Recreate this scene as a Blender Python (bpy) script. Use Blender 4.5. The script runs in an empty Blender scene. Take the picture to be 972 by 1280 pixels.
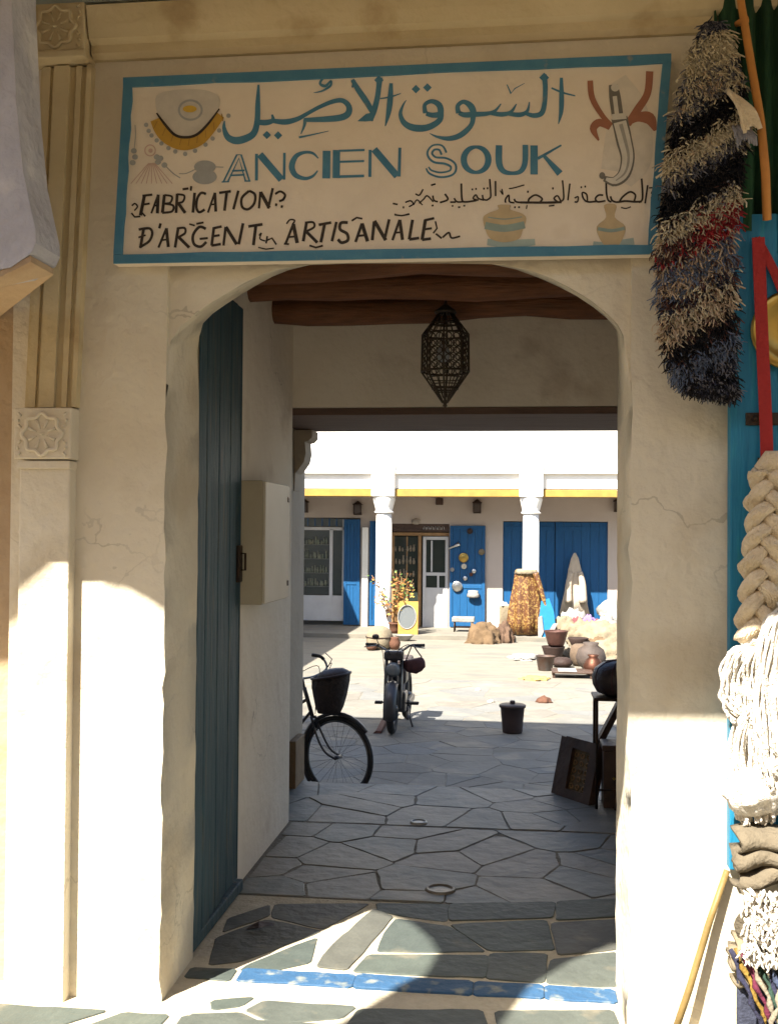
import bpy, bmesh, math, random
from mathutils import Vector, Matrix, noise
R = math.radians
rnd = random.Random(7)
scn = bpy.context.scene
COL = scn.collection

# ------------------------------------------------------------------ camera
FOC, EYE = 1357.0, Vector((0.0, -4.16, 1.75))
_yaw, _pit, _rol = math.atan(.121), math.atan(25 / FOC), .0078
_f = Vector((-math.sin(_yaw) * math.cos(_pit), math.cos(_yaw) * math.cos(_pit), math.sin(_pit)))
_r = Vector((math.cos(_yaw), math.sin(_yaw), 0)); _u = _r.cross(_f)
CR = math.cos(_rol) * _r + math.sin(_rol) * _u
CU = -math.sin(_rol) * _r + math.cos(_rol) * _u
cam = bpy.data.cameras.new('camera'); camo = bpy.data.objects.new('camera', cam); COL.objects.link(camo)
camo.matrix_world = Matrix(((CR.x, CU.x, -_f.x, EYE.x), (CR.y, CU.y, -_f.y, EYE.y), (CR.z, CU.z, -_f.z, EYE.z), (0, 0, 0, 1)))
cam.sensor_fit = 'VERTICAL'; cam.sensor_height = 36; cam.lens = 36 * FOC / 1280
cam.clip_start = .05; cam.clip_end = 500
scn.camera = camo
def at(x, y, Y):            # survey helper: the point seen at photo pixel x,y on the plane at depth Y
    d = CR * ((x - 486) / FOC) - CU * ((y - 640) / FOC) + _f
    return EYE + d * ((Y - EYE.y) / d.y)
def onz(x, y, Z):           # the same on a level floor at height Z
    d = CR * ((x - 486) / FOC) - CU * ((y - 640) / FOC) + _f
    return EYE + d * ((Z - EYE.z) / d.z)

# ------------------------------------------------------------------ world, sun, exposure
SUN = Vector((.59, 1.0, -1.35)).normalized()
w = bpy.data.worlds.new('World'); scn.world = w; w.use_nodes = True
nt = w.node_tree
sky = nt.nodes.new('ShaderNodeTexSky'); sky.sky_type = 'NISHITA'; sky.sun_disc = False
sky.sun_elevation = math.asin(-SUN.z); sky.sun_rotation = math.atan2(-SUN.x, -SUN.y)
sky.dust_density = 1.5
nt.links.new(sky.outputs[0], nt.nodes['Background'].inputs[0]); nt.nodes['Background'].inputs[1].default_value = .085
sl = bpy.data.lights.new('sun', 'SUN'); sl.energy = 5.0; sl.angle = R(.55); sl.color = (1, .945, .84)
so = bpy.data.objects.new('sun', sl); COL.objects.link(so)
so.rotation_euler = SUN.to_track_quat('-Z', 'Y').to_euler(); so.location = (-6, -12, 16)
scn.view_settings.view_transform = 'Standard'; scn.view_settings.look = 'None'
scn.view_settings.gamma = 1; scn.view_settings.use_curve_mapping = False
scn.view_settings.exposure = 2.0
scn.render.engine = 'CYCLES'
scn.cycles.max_bounces = 10; scn.cycles.diffuse_bounces = 6

# ------------------------------------------------------------------ materials
MATS = {}
def mat(name, col, col2=None, scale=3.0, rough=.85, bump=.0, bscale=30.0, metal=0.0, fac=.5, spec=.3, stain=None, detail=6.0, stretch=None, sheen=0, crack=0):
    if name in MATS: return MATS[name]
    m = bpy.data.materials.new(name); m.use_nodes = True; t = m.node_tree; N = t.nodes; L = t.links
    b = N['Principled BSDF']; b.inputs['Roughness'].default_value = rough; b.inputs['Metallic'].default_value = metal
    b.inputs['Specular IOR Level'].default_value = spec
    if sheen: b.inputs['Sheen Weight'].default_value = sheen
    tc = N.new('ShaderNodeTexCoord'); src = tc.outputs['Object']
    if stretch:
        mp = N.new('ShaderNodeMapping'); mp.inputs['Scale'].default_value = stretch; L.new(src, mp.inputs[0]); src = mp.outputs[0]
    c2 = col2 or tuple(min(1, c * .72) for c in col)
    n = N.new('ShaderNodeTexNoise'); n.inputs['Scale'].default_value = scale; n.inputs['Detail'].default_value = detail; n.inputs['Roughness'].default_value = .62
    L.new(src, n.inputs['Vector'])
    cr = N.new('ShaderNodeValToRGB'); cr.color_ramp.elements[0].position = fac - .2; cr.color_ramp.elements[1].position = fac + .22
    cr.color_ramp.elements[0].color = (*c2, 1); cr.color_ramp.elements[1].color = (*col, 1); L.new(n.outputs['Fac'], cr.inputs[0])
    out = cr.outputs[0]
    if stain:
        sc_, sscale, thr, amt = stain
        n2 = N.new('ShaderNodeTexNoise'); n2.inputs['Scale'].default_value = sscale; n2.inputs['Detail'].default_value = 8; L.new(src, n2.inputs['Vector'])
        r2 = N.new('ShaderNodeValToRGB'); r2.color_ramp.elements[0].position = thr; r2.color_ramp.elements[1].position = thr + .12
        r2.color_ramp.elements[1].color = (amt, amt, amt, 1); L.new(n2.outputs['Fac'], r2.inputs[0])
        mx = N.new('ShaderNodeMix'); mx.data_type = 'RGBA'; mx.inputs[7].default_value = (*sc_, 1)
        L.new(r2.outputs[0], mx.inputs[0]); L.new(out, mx.inputs[6]); out = mx.outputs[2]
    if crack:
        nd = N.new('ShaderNodeTexNoise'); nd.inputs['Scale'].default_value = 3.2; nd.inputs['Detail'].default_value = 5; L.new(src, nd.inputs['Vector'])
        va = N.new('ShaderNodeMix'); va.data_type = 'RGBA'; va.inputs[0].default_value = .35; L.new(src, va.inputs[6]); L.new(nd.outputs['Color'], va.inputs[7])
        vo = N.new('ShaderNodeTexVoronoi'); vo.feature = 'DISTANCE_TO_EDGE'; vo.inputs['Scale'].default_value = 2.3; L.new(va.outputs[2], vo.inputs['Vector'])
        lt = N.new('ShaderNodeMath'); lt.operation = 'LESS_THAN'; lt.inputs[1].default_value = .006; L.new(vo.outputs['Distance'], lt.inputs[0])
        nm_ = N.new('ShaderNodeTexNoise'); nm_.inputs['Scale'].default_value = 1.4; L.new(src, nm_.inputs['Vector'])
        rm_ = N.new('ShaderNodeMapRange'); rm_.inputs[1].default_value = .5; rm_.inputs[2].default_value = .62; rm_.inputs[4].default_value = crack; L.new(nm_.outputs['Fac'], rm_.inputs[0])
        mu = N.new('ShaderNodeMath'); mu.operation = 'MULTIPLY'; L.new(lt.outputs[0], mu.inputs[0]); L.new(rm_.outputs[0], mu.inputs[1])
        mx2 = N.new('ShaderNodeMix'); mx2.data_type = 'RGBA'; mx2.inputs[7].default_value = (*[k * .42 for k in c2], 1); L.new(mu.outputs[0], mx2.inputs[0]); L.new(out, mx2.inputs[6]); out = mx2.outputs[2]
    L.new(out, b.inputs['Base Color'])
    if bump:
        n3 = N.new('ShaderNodeTexNoise'); n3.inputs['Scale'].default_value = bscale; n3.inputs['Detail'].default_value = 6; L.new(src, n3.inputs['Vector'])
        n4 = N.new('ShaderNodeTexNoise'); n4.inputs['Scale'].default_value = bscale * .18; n4.inputs['Detail'].default_value = 3; L.new(src, n4.inputs['Vector'])
        ad = N.new('ShaderNodeMath'); ad.operation = 'MULTIPLY_ADD'; ad.inputs[1].default_value = 2.2; L.new(n4.outputs['Fac'], ad.inputs[0]); L.new(n3.outputs['Fac'], ad.inputs[2])
        bp = N.new('ShaderNodeBump'); bp.inputs['Strength'].default_value = bump; bp.inputs['Distance'].default_value = .02; L.new(ad.outputs[0], bp.inputs['Height']); L.new(bp.outputs[0], b.inputs['Normal'])
    MATS[name] = m; return m

PLASTER = mat('plaster', (.66, .60, .475), (.57, .50, .38), 1.6, .92, .5, 22, stain=((.44, .355, .235), 2.0, .53, .55), crack=.4)
PLASTER_Y = mat('plaster_yellow', (.58, .48, .30), (.48, .385, .22), 2.4, .92, .35, 25, stain=((.30, .20, .09), 4, .60, .6))
PLASTER_IN = mat('plaster_grey', (.80, .745, .66), (.70, .64, .55), 1.8, .92, .4, 20, stain=((.50, .42, .34), 2.6, .58, .55), crack=.5)
PLASTER_W = mat('plaster_white', (.82, .80, .76), (.72, .69, .63), 1.0, .9, .15, 12)
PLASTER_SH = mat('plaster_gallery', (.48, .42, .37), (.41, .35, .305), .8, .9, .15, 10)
OCHREW = mat('plaster_ochre', (.46, .34, .21), (.36, .26, .16), 2.2, .92, .4, 22, stain=((.30, .20, .12), 3, .55, .6))
LILAC = mat('plaster_lilac', (.44, .43, .455), (.33, .32, .345), 6, .75, .7, 26, stain=((.60, .58, .56), 5, .56, .6))
SLATES = [mat('slate_%d' % i, c, tuple(k * .7 for k in c), 4, .55, .4, 14, spec=.45, stain=((.24, .215, .17), 2.2, .5, .7)) for i, c in enumerate([(.18, .185, .165), (.215, .20, .165), (.16, .17, .16), (.225, .21, .175), (.195, .175, .145)])]
COBBLES = [mat('paver_%d' % i, c, tuple(k * .75 for k in c), 3, .75, .35, 14, spec=.3, stain=((.30, .26, .19), 2.5, .55, .55)) for i, c in enumerate([(.19, .182, .16), (.205, .19, .16), (.18, .178, .166), (.215, .20, .168), (.19, .173, .146)])]
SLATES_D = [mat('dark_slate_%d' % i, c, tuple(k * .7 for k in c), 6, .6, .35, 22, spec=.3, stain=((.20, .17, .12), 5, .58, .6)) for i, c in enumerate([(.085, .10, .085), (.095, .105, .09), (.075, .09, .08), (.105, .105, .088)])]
MORTAR = mat('mortar', (.56, .50, .38), (.44, .385, .285), 12, .95, .5, 60)
MORTAR_D = mat('mortar_dark', (.185, .17, .14), (.135, .122, .10), 3, .95, .5, 50)
YARD = mat('yard_ground', (.215, .195, .155), (.155, .14, .115), 3.2, .9, .4, 12, stain=((.13, .13, .115), 1.3, .54, .7), stretch=(.6, 1.6, 1))
BLUE_STONE = mat('blue_painted_stone', (.026, .075, .155), (.036, .095, .185), 7, .65, .35, 30, stain=((.24, .25, .21), 11, .54, .9))
DOORBLUE = mat('old_blue_wood', (.042, .088, .112), (.026, .055, .075), 6, .65, .4, 20, stretch=(6, 6, .6), stain=((.10, .105, .09), 5, .56, .7))
SKYBLUE = mat('sky_blue_paint', (.012, .17, .38), (.010, .14, .32), 5, .55, .1, 20)  # the leaning board's own brighter blue
BLUE = mat('bright_blue_wood', (.007, .08, .205), (.006, .062, .165), 5, .55, .15, 20, stretch=(4, 4, .7))
NAVY = mat('navy_blue_wood', (.022, .10, .25), (.018, .08, .20), 5, .55, .15, 20)
TURQ = mat('turquoise_wood', (.015, .19, .32), (.012, .14, .25), 6, .5, .25, 25, stretch=(5, 5, .5), stain=((.03, .24, .30), 6, .55, .7))
SIGNBLUE = mat('sign_blue', (.045, .16, .25), (.07, .20, .28), 14, .6, .1, 40, stain=((.30, .26, .19), 20, .66, .7))
SIGNB = mat('sign_board', (.72, .63, .505), (.65, .56, .44), 5, .65, .1, 30, stain=((.5, .38, .26), 5, .66, .4))
INK = mat('black_paint', (.025, .016, .012), (.04, .03, .02), 20, .6)
def paint(name, c): return mat('paint_' + name, c, tuple(k * .85 for k in c), 25, .7)
LOGW = mat('log_wood', (.23, .095, .045), (.12, .055, .028), 9, .7, .5, 20, stretch=(.5, 5, 5))
CEILW = mat('ceiling_wood', (.34, .21, .115), (.22, .12, .06), 6, .8, .5, 20, stretch=(6, .6, 6), stain=((.42, .34, .24), 4, .58, .6))
LINTELW = mat('lintel_wood', (.17, .11, .085), (.11, .07, .055), 5, .75, .3, 20, stretch=(.6, 5, 5))
DARKW = mat('dark_wood', (.085, .05, .035), (.045, .027, .02), 7, .55, .3, 24)
BROWNW = mat('brown_wood', (.33, .20, .09), (.22, .12, .05), 7, .5, .2, 24)
YELW = mat('yellow_painted_wood', (.36, .235, .05), (.29, .165, .04), 5, .6, .1, 24)
IRON = mat('black_iron', (.035, .028, .024), (.06, .035, .022), 20, .5, .3, 50, metal=.7)
BRASS = mat('brass', (.50, .34, .09), (.34, .22, .06), 8, .32, .1, 30, metal=1)
SILVER = mat('silver', (.62, .62, .60), (.45, .45, .44), 8, .3, .1, 30, metal=1)
COPPER = mat('copper', (.13, .055, .035), (.08, .034, .022), 6, .5, .1, 30, metal=.8)
STEEL = mat('steel', (.20, .20, .20), (.12, .12, .12), 8, .35, metal=1)
RUBBER = mat('rubber', (.022, .02, .02), (.03, .028, .026), 20, .75, .2, 60)
BLACKP = mat('black_enamel', (.03, .028, .03), (.05, .04, .04), 8, .35, spec=.5)
LEATHER = mat('dark_leather', (.045, .028, .026), (.03, .018, .017), 8, .45, .3, 40, spec=.5)
REDLEATHER = mat('maroon_leather', (.085, .032, .035), (.055, .022, .024), 8, .5, .3, 40)
GLASS = mat('dark_glass', (.014, .022, .018), (.025, .032, .026), 2, .12, spec=.6)
WGREY = mat('grey_paint', (.55, .55, .54), (.47, .46, .45), 3, .6, .1, 20)
CREAMP = mat('cream_metal', (.40, .36, .27), (.33, .29, .21), 3, .5, .05, 20)
CREAMP2 = mat('pale_cream_metal', (.50, .46, .38), (.43, .39, .31), 3, .5, .05, 20)
WOOL = mat('cream_wool', (.70, .58, .40), (.56, .44, .28), 18, .95, .7, 90, sheen=.3)
WOOLW = mat('white_wool', (.78, .73, .64), (.62, .56, .47), 14, .95, .7, 90, sheen=.3)
CLOTHW = mat('white_cloth', (.31, .295, .275), (.19, .18, .165), 4, .95, .4, 60)
CLOTHC = mat('cream_cloth', (.26, .215, .145), (.15, .12, .08), 4, .95, .4, 60)
CLOTHT = mat('tan_cloth', (.155, .10, .055), (.09, .057, .03), 4, .95, .5, 50)
CLOTHB = mat('brown_cloth', (.13, .08, .05), (.075, .045, .03), 4, .95, .5, 50)
CLOTHK = mat('khaki_cloth', (.17, .14, .095), (.10, .08, .055), 5, .95, .5, 60)
LAV = mat('lavender_cloth', (.24, .16, .34), (.16, .11, .24), 4, .95, .3, 60)
ROSE = mat('rose_cloth', (.17, .06, .065), (.12, .04, .045), 4, .95, .3, 60)
GREENC = mat('green_cloth', (.02, .075, .03), (.012, .04, .018), 3, .9, .4, 40, stretch=(5, 5, .6))
ORANGE = mat('orange_wood', (.50, .22, .05), (.38, .15, .03), 6, .6, .2, 30)
REDC = mat('red_ribbon', (.36, .025, .022), (.26, .018, .016), 8, .8, .3, 60)
TERRA = mat('terracotta', (.125, .057, .033), (.09, .04, .024), 6, .85, .3, 30)
STONEP = mat('grey_stone', (.40, .35, .29), (.28, .25, .21), 5, .9, .5, 25)
CLAYD = mat('dark_clay', (.042, .024, .019), (.026, .015, .012), 6, .7, .3, 30)
REED = mat('awning_cloth', (.36, .28, .19), (.28, .21, .14), 3, .95, .4, 30)
def brocade():
    m = bpy.data.materials.new('gold_brocade'); m.use_nodes = True; t = m.node_tree; N = t.nodes; L = t.links; b = N['Principled BSDF']
    tc = N.new('ShaderNodeTexCoord'); v = N.new('ShaderNodeTexVoronoi'); v.inputs['Scale'].default_value = 26; v.feature = 'SMOOTH_F1'
    n = N.new('ShaderNodeTexNoise'); n.inputs['Scale'].default_value = 11; n.inputs['Detail'].default_value = 6
    L.new(tc.outputs['Object'], v.inputs['Vector']); L.new(tc.outputs['Object'], n.inputs['Vector'])
    a = N.new('ShaderNodeMath'); a.operation = 'ADD'; L.new(v.outputs['Distance'], a.inputs[0]); L.new(n.outputs['Fac'], a.inputs[1])
    cr = N.new('ShaderNodeValToRGB'); e = cr.color_ramp.elements; e[0].position = .62; e[0].color = (.27, .18, .055, 1); e[1].position = 1.05; e[1].color = (.085, .03, .008, 1)
    k = e.new(.84); k.color = (.17, .085, .02, 1)
    L.new(a.outputs[0], cr.inputs[0]); L.new(cr.outputs[0], b.inputs['Base Color']); b.inputs['Roughness'].default_value = .55
    return m
BROC = brocade()
def leafmat(n, c): return mat('leaf_' + n, c, tuple(k * .6 for k in c), 12, .6)

# ------------------------------------------------------------------ builders
class MB:
    def __init__(s): s.v = []; s.f = []; s.smooth = []
    def add(s, vs, fs, sm=False):
        o = len(s.v); s.v += [tuple(p) for p in vs]
        s.f += [tuple(i + o for i in f) for f in fs]; s.smooth += [sm] * len(fs); return s
    def box(s, a, b, bev=0.0):
        (x0, y0, z0), (x1, y1, z1) = a, b
        x0, x1 = min(x0, x1), max(x0, x1); y0, y1 = min(y0, y1), max(y0, y1); z0, z1 = min(z0, z1), max(z0, z1)
        if bev:
            bm = bmesh.new(); bmesh.ops.create_cube(bm, size=1)
            for v in bm.verts: v.co = Vector(((x0 + x1) / 2 + v.co.x * (x1 - x0), (y0 + y1) / 2 + v.co.y * (y1 - y0), (z0 + z1) / 2 + v.co.z * (z1 - z0)))
            bmesh.ops.bevel(bm, geom=list(bm.edges), offset=bev, segments=2, affect='EDGES', profile=.5)
            bm.verts.ensure_lookup_table(); bm.verts.index_update()
            s.add([v.co[:] for v in bm.verts], [[v.index for v in f.verts] for f in bm.faces]); bm.free(); return s
        return s.add([(x0, y0, z0), (x1, y0, z0), (x1, y1, z0), (x0, y1, z0), (x0, y0, z1), (x1, y0, z1), (x1, y1, z1), (x0, y1, z1)],
                     [(0, 3, 2, 1), (4, 5, 6, 7), (0, 1, 5, 4), (1, 2, 6, 5), (2, 3, 7, 6), (3, 0, 4, 7)])
    def tube(s, pts, rad, n=8, caps=True, closed=False):
        pts = [Vector(p) for p in pts]; m = len(pts)
        rad = rad if isinstance(rad, (list, tuple)) else [rad] * m
        rings = []; up = None
        for i, p in enumerate(pts):
            if closed: d = pts[(i + 1) % m] - pts[i - 1]
            else: d = pts[min(i + 1, m - 1)] - pts[max(i - 1, 0)]
            d = d.normalized() if d.length > 1e-9 else Vector((0, 0, 1))
            if up is None: up = Vector((0, 0, 1)) if abs(d.z) < .9 else Vector((1, 0, 0))
            a = d.cross(up); a = a.normalized() if a.length > 1e-6 else d.orthogonal().normalized()
            b = a.cross(d).normalized(); up = b
            rings.append([p + (a * math.cos(2 * math.pi * k / n) + b * math.sin(2 * math.pi * k / n)) * rad[i] for k in range(n)])
        vs = [q for r in rings for q in r]; fs = []
        for i in range(m if closed else m - 1):
            j = (i + 1) % m
            for k in range(n): fs.append((i * n + k, j * n + k, j * n + (k + 1) % n, i * n + (k + 1) % n)[::-1])
        if caps and not closed: fs.append(tuple(range(n))); fs.append(tuple((m - 1) * n + k for k in range(n))[::-1])
        return s.add(vs, fs, True)
    def lathe(s, c, prof, n=20, fold=None, sx=1, sy=1, smooth=True):
        c = Vector(c); vs = []; fs = []; m = len(prof)
        for (r, z) in prof:
            for k in range(n):
                a = 2 * math.pi * k / n; rr = r * (1 + (fold(a, z) if fold else 0))
                vs.append(c + Vector((math.cos(a) * rr * sx, math.sin(a) * rr * sy, z)))
        for i in range(m - 1):
            for k in range(n): fs.append((i * n + k, i * n + (k + 1) % n, (i + 1) * n + (k + 1) % n, (i + 1) * n + k))
        fs.append(tuple(range(n))[::-1]); fs.append(tuple((m - 1) * n + k for k in range(n)))
        return s.add(vs, fs, smooth)
    def prism(s, poly, fn, d0, d1):        # poly of 2-D points, fn(u,v,d)->xyz, extruded from d0 to d1
        n = len(poly)
        vs = [fn(u, v, d0) for u, v in poly] + [fn(u, v, d1) for u, v in poly]
        return s.add(vs, [tuple(range(n))[::-1], tuple(range(n, 2 * n))] + [(i, (i + 1) % n, n + (i + 1) % n, n + i) for i in range(n)])
    def heap(s, c, size, seed, amp=.22, freq=2.6, sub=3, flat=True):
        bm = bmesh.new(); bmesh.ops.create_icosphere(bm, subdivisions=sub, radius=1); c = Vector(c)
        off = Vector((seed * 7.3, seed * 3.1, seed * 1.7))
        for v in bm.verts:
            p = v.co.copy(); k = 1 + amp * noise.noise(p * freq + off) + amp * .9 * abs(noise.noise(p * freq * 2.1 + off)) - amp * .25 + amp * .35 * noise.noise(p * freq * 4.4 + off)
            p *= k; an = math.atan2(p.y, p.x); dr_ = 1 + amp * .55 * math.sin(7 * an + 3.5 * noise.noise(p * 1.3 + off) + seed) * (1 - max(0, min(1, p.z)))
            p.x *= dr_; p.y *= dr_
            if flat: p.z = max(p.z, -.02 + .0 * p.z); 
            v.co = Vector((c.x + p.x * size[0], c.y + p.y * size[1], c.z + p.z * size[2]))
        bm.verts.index_update()
        s.add([v.co[:] for v in bm.verts], [[v.index for v in f.verts] for f in bm.faces], True); bm.free(); return s
    def build(s, name, m, parent=None, rel=True):
        org = Vector((0, 0, 0))
        if parent is not None and rel:
            q = parent
            while q.parent: q = q.parent
            org = q.location
        me = bpy.data.meshes.new(name); me.from_pydata([(x - org.x, y - org.y, z - org.z) for x, y, z in s.v], [], s.f)
        me.polygons.foreach_set('use_smooth', s.smooth); me.materials.append(m); me.update()
        bm = bmesh.new(); bm.from_mesh(me); bmesh.ops.recalc_face_normals(bm, faces=bm.faces); bm.to_mesh(me); bm.free()
        o = bpy.data.objects.new(name, me); COL.objects.link(o); o.parent = parent; return o
def tag(o, label, cat, group=None):
    o['label'] = label; o['category'] = cat
    if group: o['group'] = group
    return o
def thing(name, label, cat, loc, group=None, rz=0):
    o = bpy.data.objects.new(name, None); COL.objects.link(o); o.location = loc; o.rotation_euler.z = rz; o.empty_display_size = .1
    return tag(o, label, cat, group)
def one(mb, name, m, label, cat, loc, group=None):      # a thing that is a single mesh, its origin at its base
    org = Vector(loc); mb.v = [(x - org.x, y - org.y, z - org.z) for x, y, z in mb.v]
    o = mb.build(name, m); o.location = org; return tag(o, label, cat, group)
def struct(o): o['kind'] = 'structure'; return o
def smooth_path(pts, k=6, closed=False):
    P = [Vector(p) for p in pts]; n = len(P); out = []
    for i in range(n if closed else n - 1):
        if closed: a, b, c, d = P[i - 1], P[i], P[(i + 1) % n], P[(i + 2) % n]
        else: a, b, c, d = P[max(i - 1, 0)], P[i], P[i + 1], P[min(i + 2, n - 1)]
        for j in range(k):
            t = j / k
            out.append(.5 * ((2 * b) + (c - a) * t + (2 * a - 5 * b + 4 * c - d) * t * t + (3 * b - a - 3 * c + d) * t ** 3))
    if not closed: out.append(P[-1])
    return out

# ------------------------------------------------------------------ ground and paving
Y0 = -.22                       # front face of the gate wall
def clip(poly, nx, ny, d):      # keep nx*x+ny*y<=d
    out = []
    for i in range(len(poly)):
        a, b = poly[i], poly[(i + 1) % len(poly)]
        da, db = nx * a[0] + ny * a[1] - d, nx * b[0] + ny * b[1] - d
        if da <= 0: out.append(a)
        if da * db < 0: t = da / (da - db); out.append((a[0] + t * (b[0] - a[0]), a[1] + t * (b[1] - a[1])))
    return out
def voronoi(x0, y0, x1, y1, sx, sy, gap, rg, jit=.42, drop=0):
    seeds = []
    ny = max(1, round((y1 - y0) / sy)); 
    for j in range(ny):
        nx = max(1, round((x1 - x0) / sx))
        for i in range(-1, nx + 1):
            if drop and rg.random() < drop: continue
            seeds.append((x0 + (i + .5 + .5 * (j % 2) + rg.uniform(-jit, jit)) * (x1 - x0) / nx, y0 + (j + .5 + rg.uniform(-jit, jit)) * (y1 - y0) / ny))
    polys = []
    for k, p in enumerate(seeds):
        po = [(x0 + gap / 2, y0 + gap / 2), (x1 - gap / 2, y0 + gap / 2), (x1 - gap / 2, y1 - gap / 2), (x0 + gap / 2, y1 - gap / 2)]
        for m_, q in enumerate(seeds):
            if m_ == k: continue
            dx, dy = q[0] - p[0], q[1] - p[1]; l = math.hypot(dx, dy)
            if l > 3 * max(sx, sy) or l < 1e-6: continue
            dx /= l; dy /= l; po = clip(po, dx, dy, dx * (p[0] + q[0]) / 2 + dy * (p[1] + q[1]) / 2 - gap / 2)
            if len(po) < 3: break
        if len(po) >= 3:
            ar = abs(sum(po[i][0] * po[(i + 1) % len(po)][1] - po[(i + 1) % len(po)][0] * po[i][1] for i in range(len(po)))) / 2
            if ar > .006: polys.append(po)
    return polys
def stone(poly, z, parent, mats, rg, th=.05, name='flagstone'):
    # wobble the outline, round the top edge
    pts = []
    n = len(poly)
    for i in range(n):
        a, b = Vector(poly[i]), Vector(poly[(i + 1) % n]); l = (b - a).length
        if l < .02: continue
        cut = min(.18 * l, .014)
        d = (b - a).normalized(); nrm = Vector((d.y, -d.x))
        pts.append(a + d * cut)
        k_ = int(l / .085)
        for q_ in range(1, k_): pts.append(a + d * l * (q_ + rg.uniform(-.25, .25)) / k_ - nrm * (rg.uniform(-.002, .007) if k_ > 2 else rg.uniform(0, .01)))
        pts.append(b - d * cut)
    if len(pts) < 3: return
    c = sum(pts, Vector((0, 0))) / len(pts); h = z + rg.uniform(-.0015, .0035); tx, ty = rg.uniform(-.006, .006), rg.uniform(-.006, .006)
    def Z(p): return h + (p - c).x * tx + (p - c).y * ty
    m_ = len(pts); inn = [p + (c - p).normalized() * min(.004, .2 * (c - p).length) for p in pts]
    vs = [(p.x, p.y, Z(p)) for p in inn] + [(p.x, p.y, Z(p) - .002) for p in pts] + [(p.x, p.y, z - th) for p in pts]
    fs = [tuple(range(m_))] + [(i, m_ + i, m_ + (i + 1) % m_, (i + 1) % m_) for i in range(m_)] + [(m_ + i, 2 * m_ + i, 2 * m_ + (i + 1) % m_, m_ + (i + 1) % m_) for i in range(m_)]
    b = MB(); b.add(vs, fs); b.build(name, rg.choice(mats), parent)

g = MB(); g.add([(-60, -60, -.70), (60, -60, -.70), (60, 90, -.70), (-60, 90, -.70)], [(0, 1, 2, 3)])
struct(g.build('ground', YARD))
rg = random.Random(11)
# street and threshold paving
b = MB(); b.box((-12, -14, -.30), (12, .985, -.004)); street = struct(b.build('street', MORTAR))
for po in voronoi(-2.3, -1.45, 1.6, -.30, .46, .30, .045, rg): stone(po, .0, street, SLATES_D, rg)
xs = [-1.09, -.63, -.17, .10, .372]
for i in range(4):
    po = [(xs[i] + .001, -.008 + rg.uniform(-.004, .004)), (xs[i + 1] - .001, -.010 + rg.uniform(-.004, .004)), (xs[i + 1] - .001, .118 + rg.uniform(-.005, .005)), (xs[i] + .001, .118 + rg.uniform(-.005, .005))]
    stone(po, .004, street, [BLUE_STONE], rg, name='painted_slab')
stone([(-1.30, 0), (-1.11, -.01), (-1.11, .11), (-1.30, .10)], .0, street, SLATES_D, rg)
hand = [[(466, 1138), (489, 1147), (434, 1210), (398, 1206), (416, 1181)], [(496, 1149), (560, 1158), (602, 1188), (474, 1188), (482, 1166)], [(464, 1194), (606, 1195), (602, 1221), (446, 1214)], [(312, 1205), (394, 1173), (386, 1203), (345, 1212), (302, 1212)],
    [(614, 1192), (682, 1193), (678, 1227), (609, 1222)], [(690, 1200), (768, 1191), (768, 1232), (685, 1228)], [(566, 1156), (680, 1151), (690, 1186), (612, 1187)], [(691, 1154), (771, 1150), (771, 1185), (699, 1192)], [(272, 1172), (332, 1150), (398, 1164), (302, 1200), (264, 1204)],
    [(346, 1130), (458, 1130), (402, 1160), (342, 1146)], [(472, 1129), (560, 1130), (556, 1151), (500, 1144), (474, 1138)], [(566, 1130), (690, 1128), (687, 1146), (565, 1150)], [(698, 1127), (773, 1124), (772, 1145), (697, 1149)], [(286, 1148), (336, 1132), (336, 1144), (280, 1164)],
    [(309, 1262), (332, 1250), (442, 1258), (424, 1272), (342, 1277)], [(264, 1250), (318, 1246), (302, 1257), (266, 1262)], [(452, 1262), (598, 1263), (606, 1292), (434, 1290)], [(622, 1264), (762, 1262), (768, 1292), (628, 1294)], [(238, 1268), (300, 1266), (336, 1283), (250, 1290)]]
for po in hand:
    po = [Vector((onz(x, y, 0).x, onz(x, y, 0).y)) for x, y in po]; ce = sum(po, Vector((0, 0))) / len(po)
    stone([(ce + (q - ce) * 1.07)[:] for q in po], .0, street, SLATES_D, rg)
# passage floor: flags with narrow dark joints
b = MB(); b.box((-1.75, .988, -.75), (1.25, 3.36, -.0025)); passage = struct(b.build('passage_floor', MORTAR_D))
for po in voronoi(-1.36, .99, .80, 2.30, .33, .25, .007, rg, .5, .30): stone(po, .0, passage, SLATES, rg)
for po in voronoi(-1.54, 2.32, .90, 3.355, .35, .25, .006, rg, .5, .30): stone(po, .0, passage, SLATES, rg)
# steps down into the yard
for i, (ya, z) in enumerate(((3.36, -.2), (3.68, -.4))):
    b = MB(); b.box((-1.7, ya + .003, -.75), (1.2, ya + .32, z), .008); b.build('step', STONEP, passage)
# courtyard: flags near, sheet beyond
b = MB(); b.box((-14, 3.46, -.69), (14, 19.6, -.6018)); yard = struct(b.build('courtyard_floor', YARD))
for po in voronoi(-3.6, 4.02, 2.3, 9.4, .55, .42, .012, rg, .48): stone(po, -.6, yard, COBBLES, rg, .08)
for po in voronoi(-3.9, 9.4, 1.9, 13.2, .62, .52, .016, rg, .48): stone(po, -.6, yard, COBBLES, rg, .08)
b = MB(); b.box((-14, 13.22, -.68), (14, 19.58, -.600)); o = b.build('far_paving', YARD, yard)
b = MB(); b.box((-14, 19.6, -.69), (14, 26, -.5), .01); struct(b.build('gallery_floor', YARD))

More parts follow.
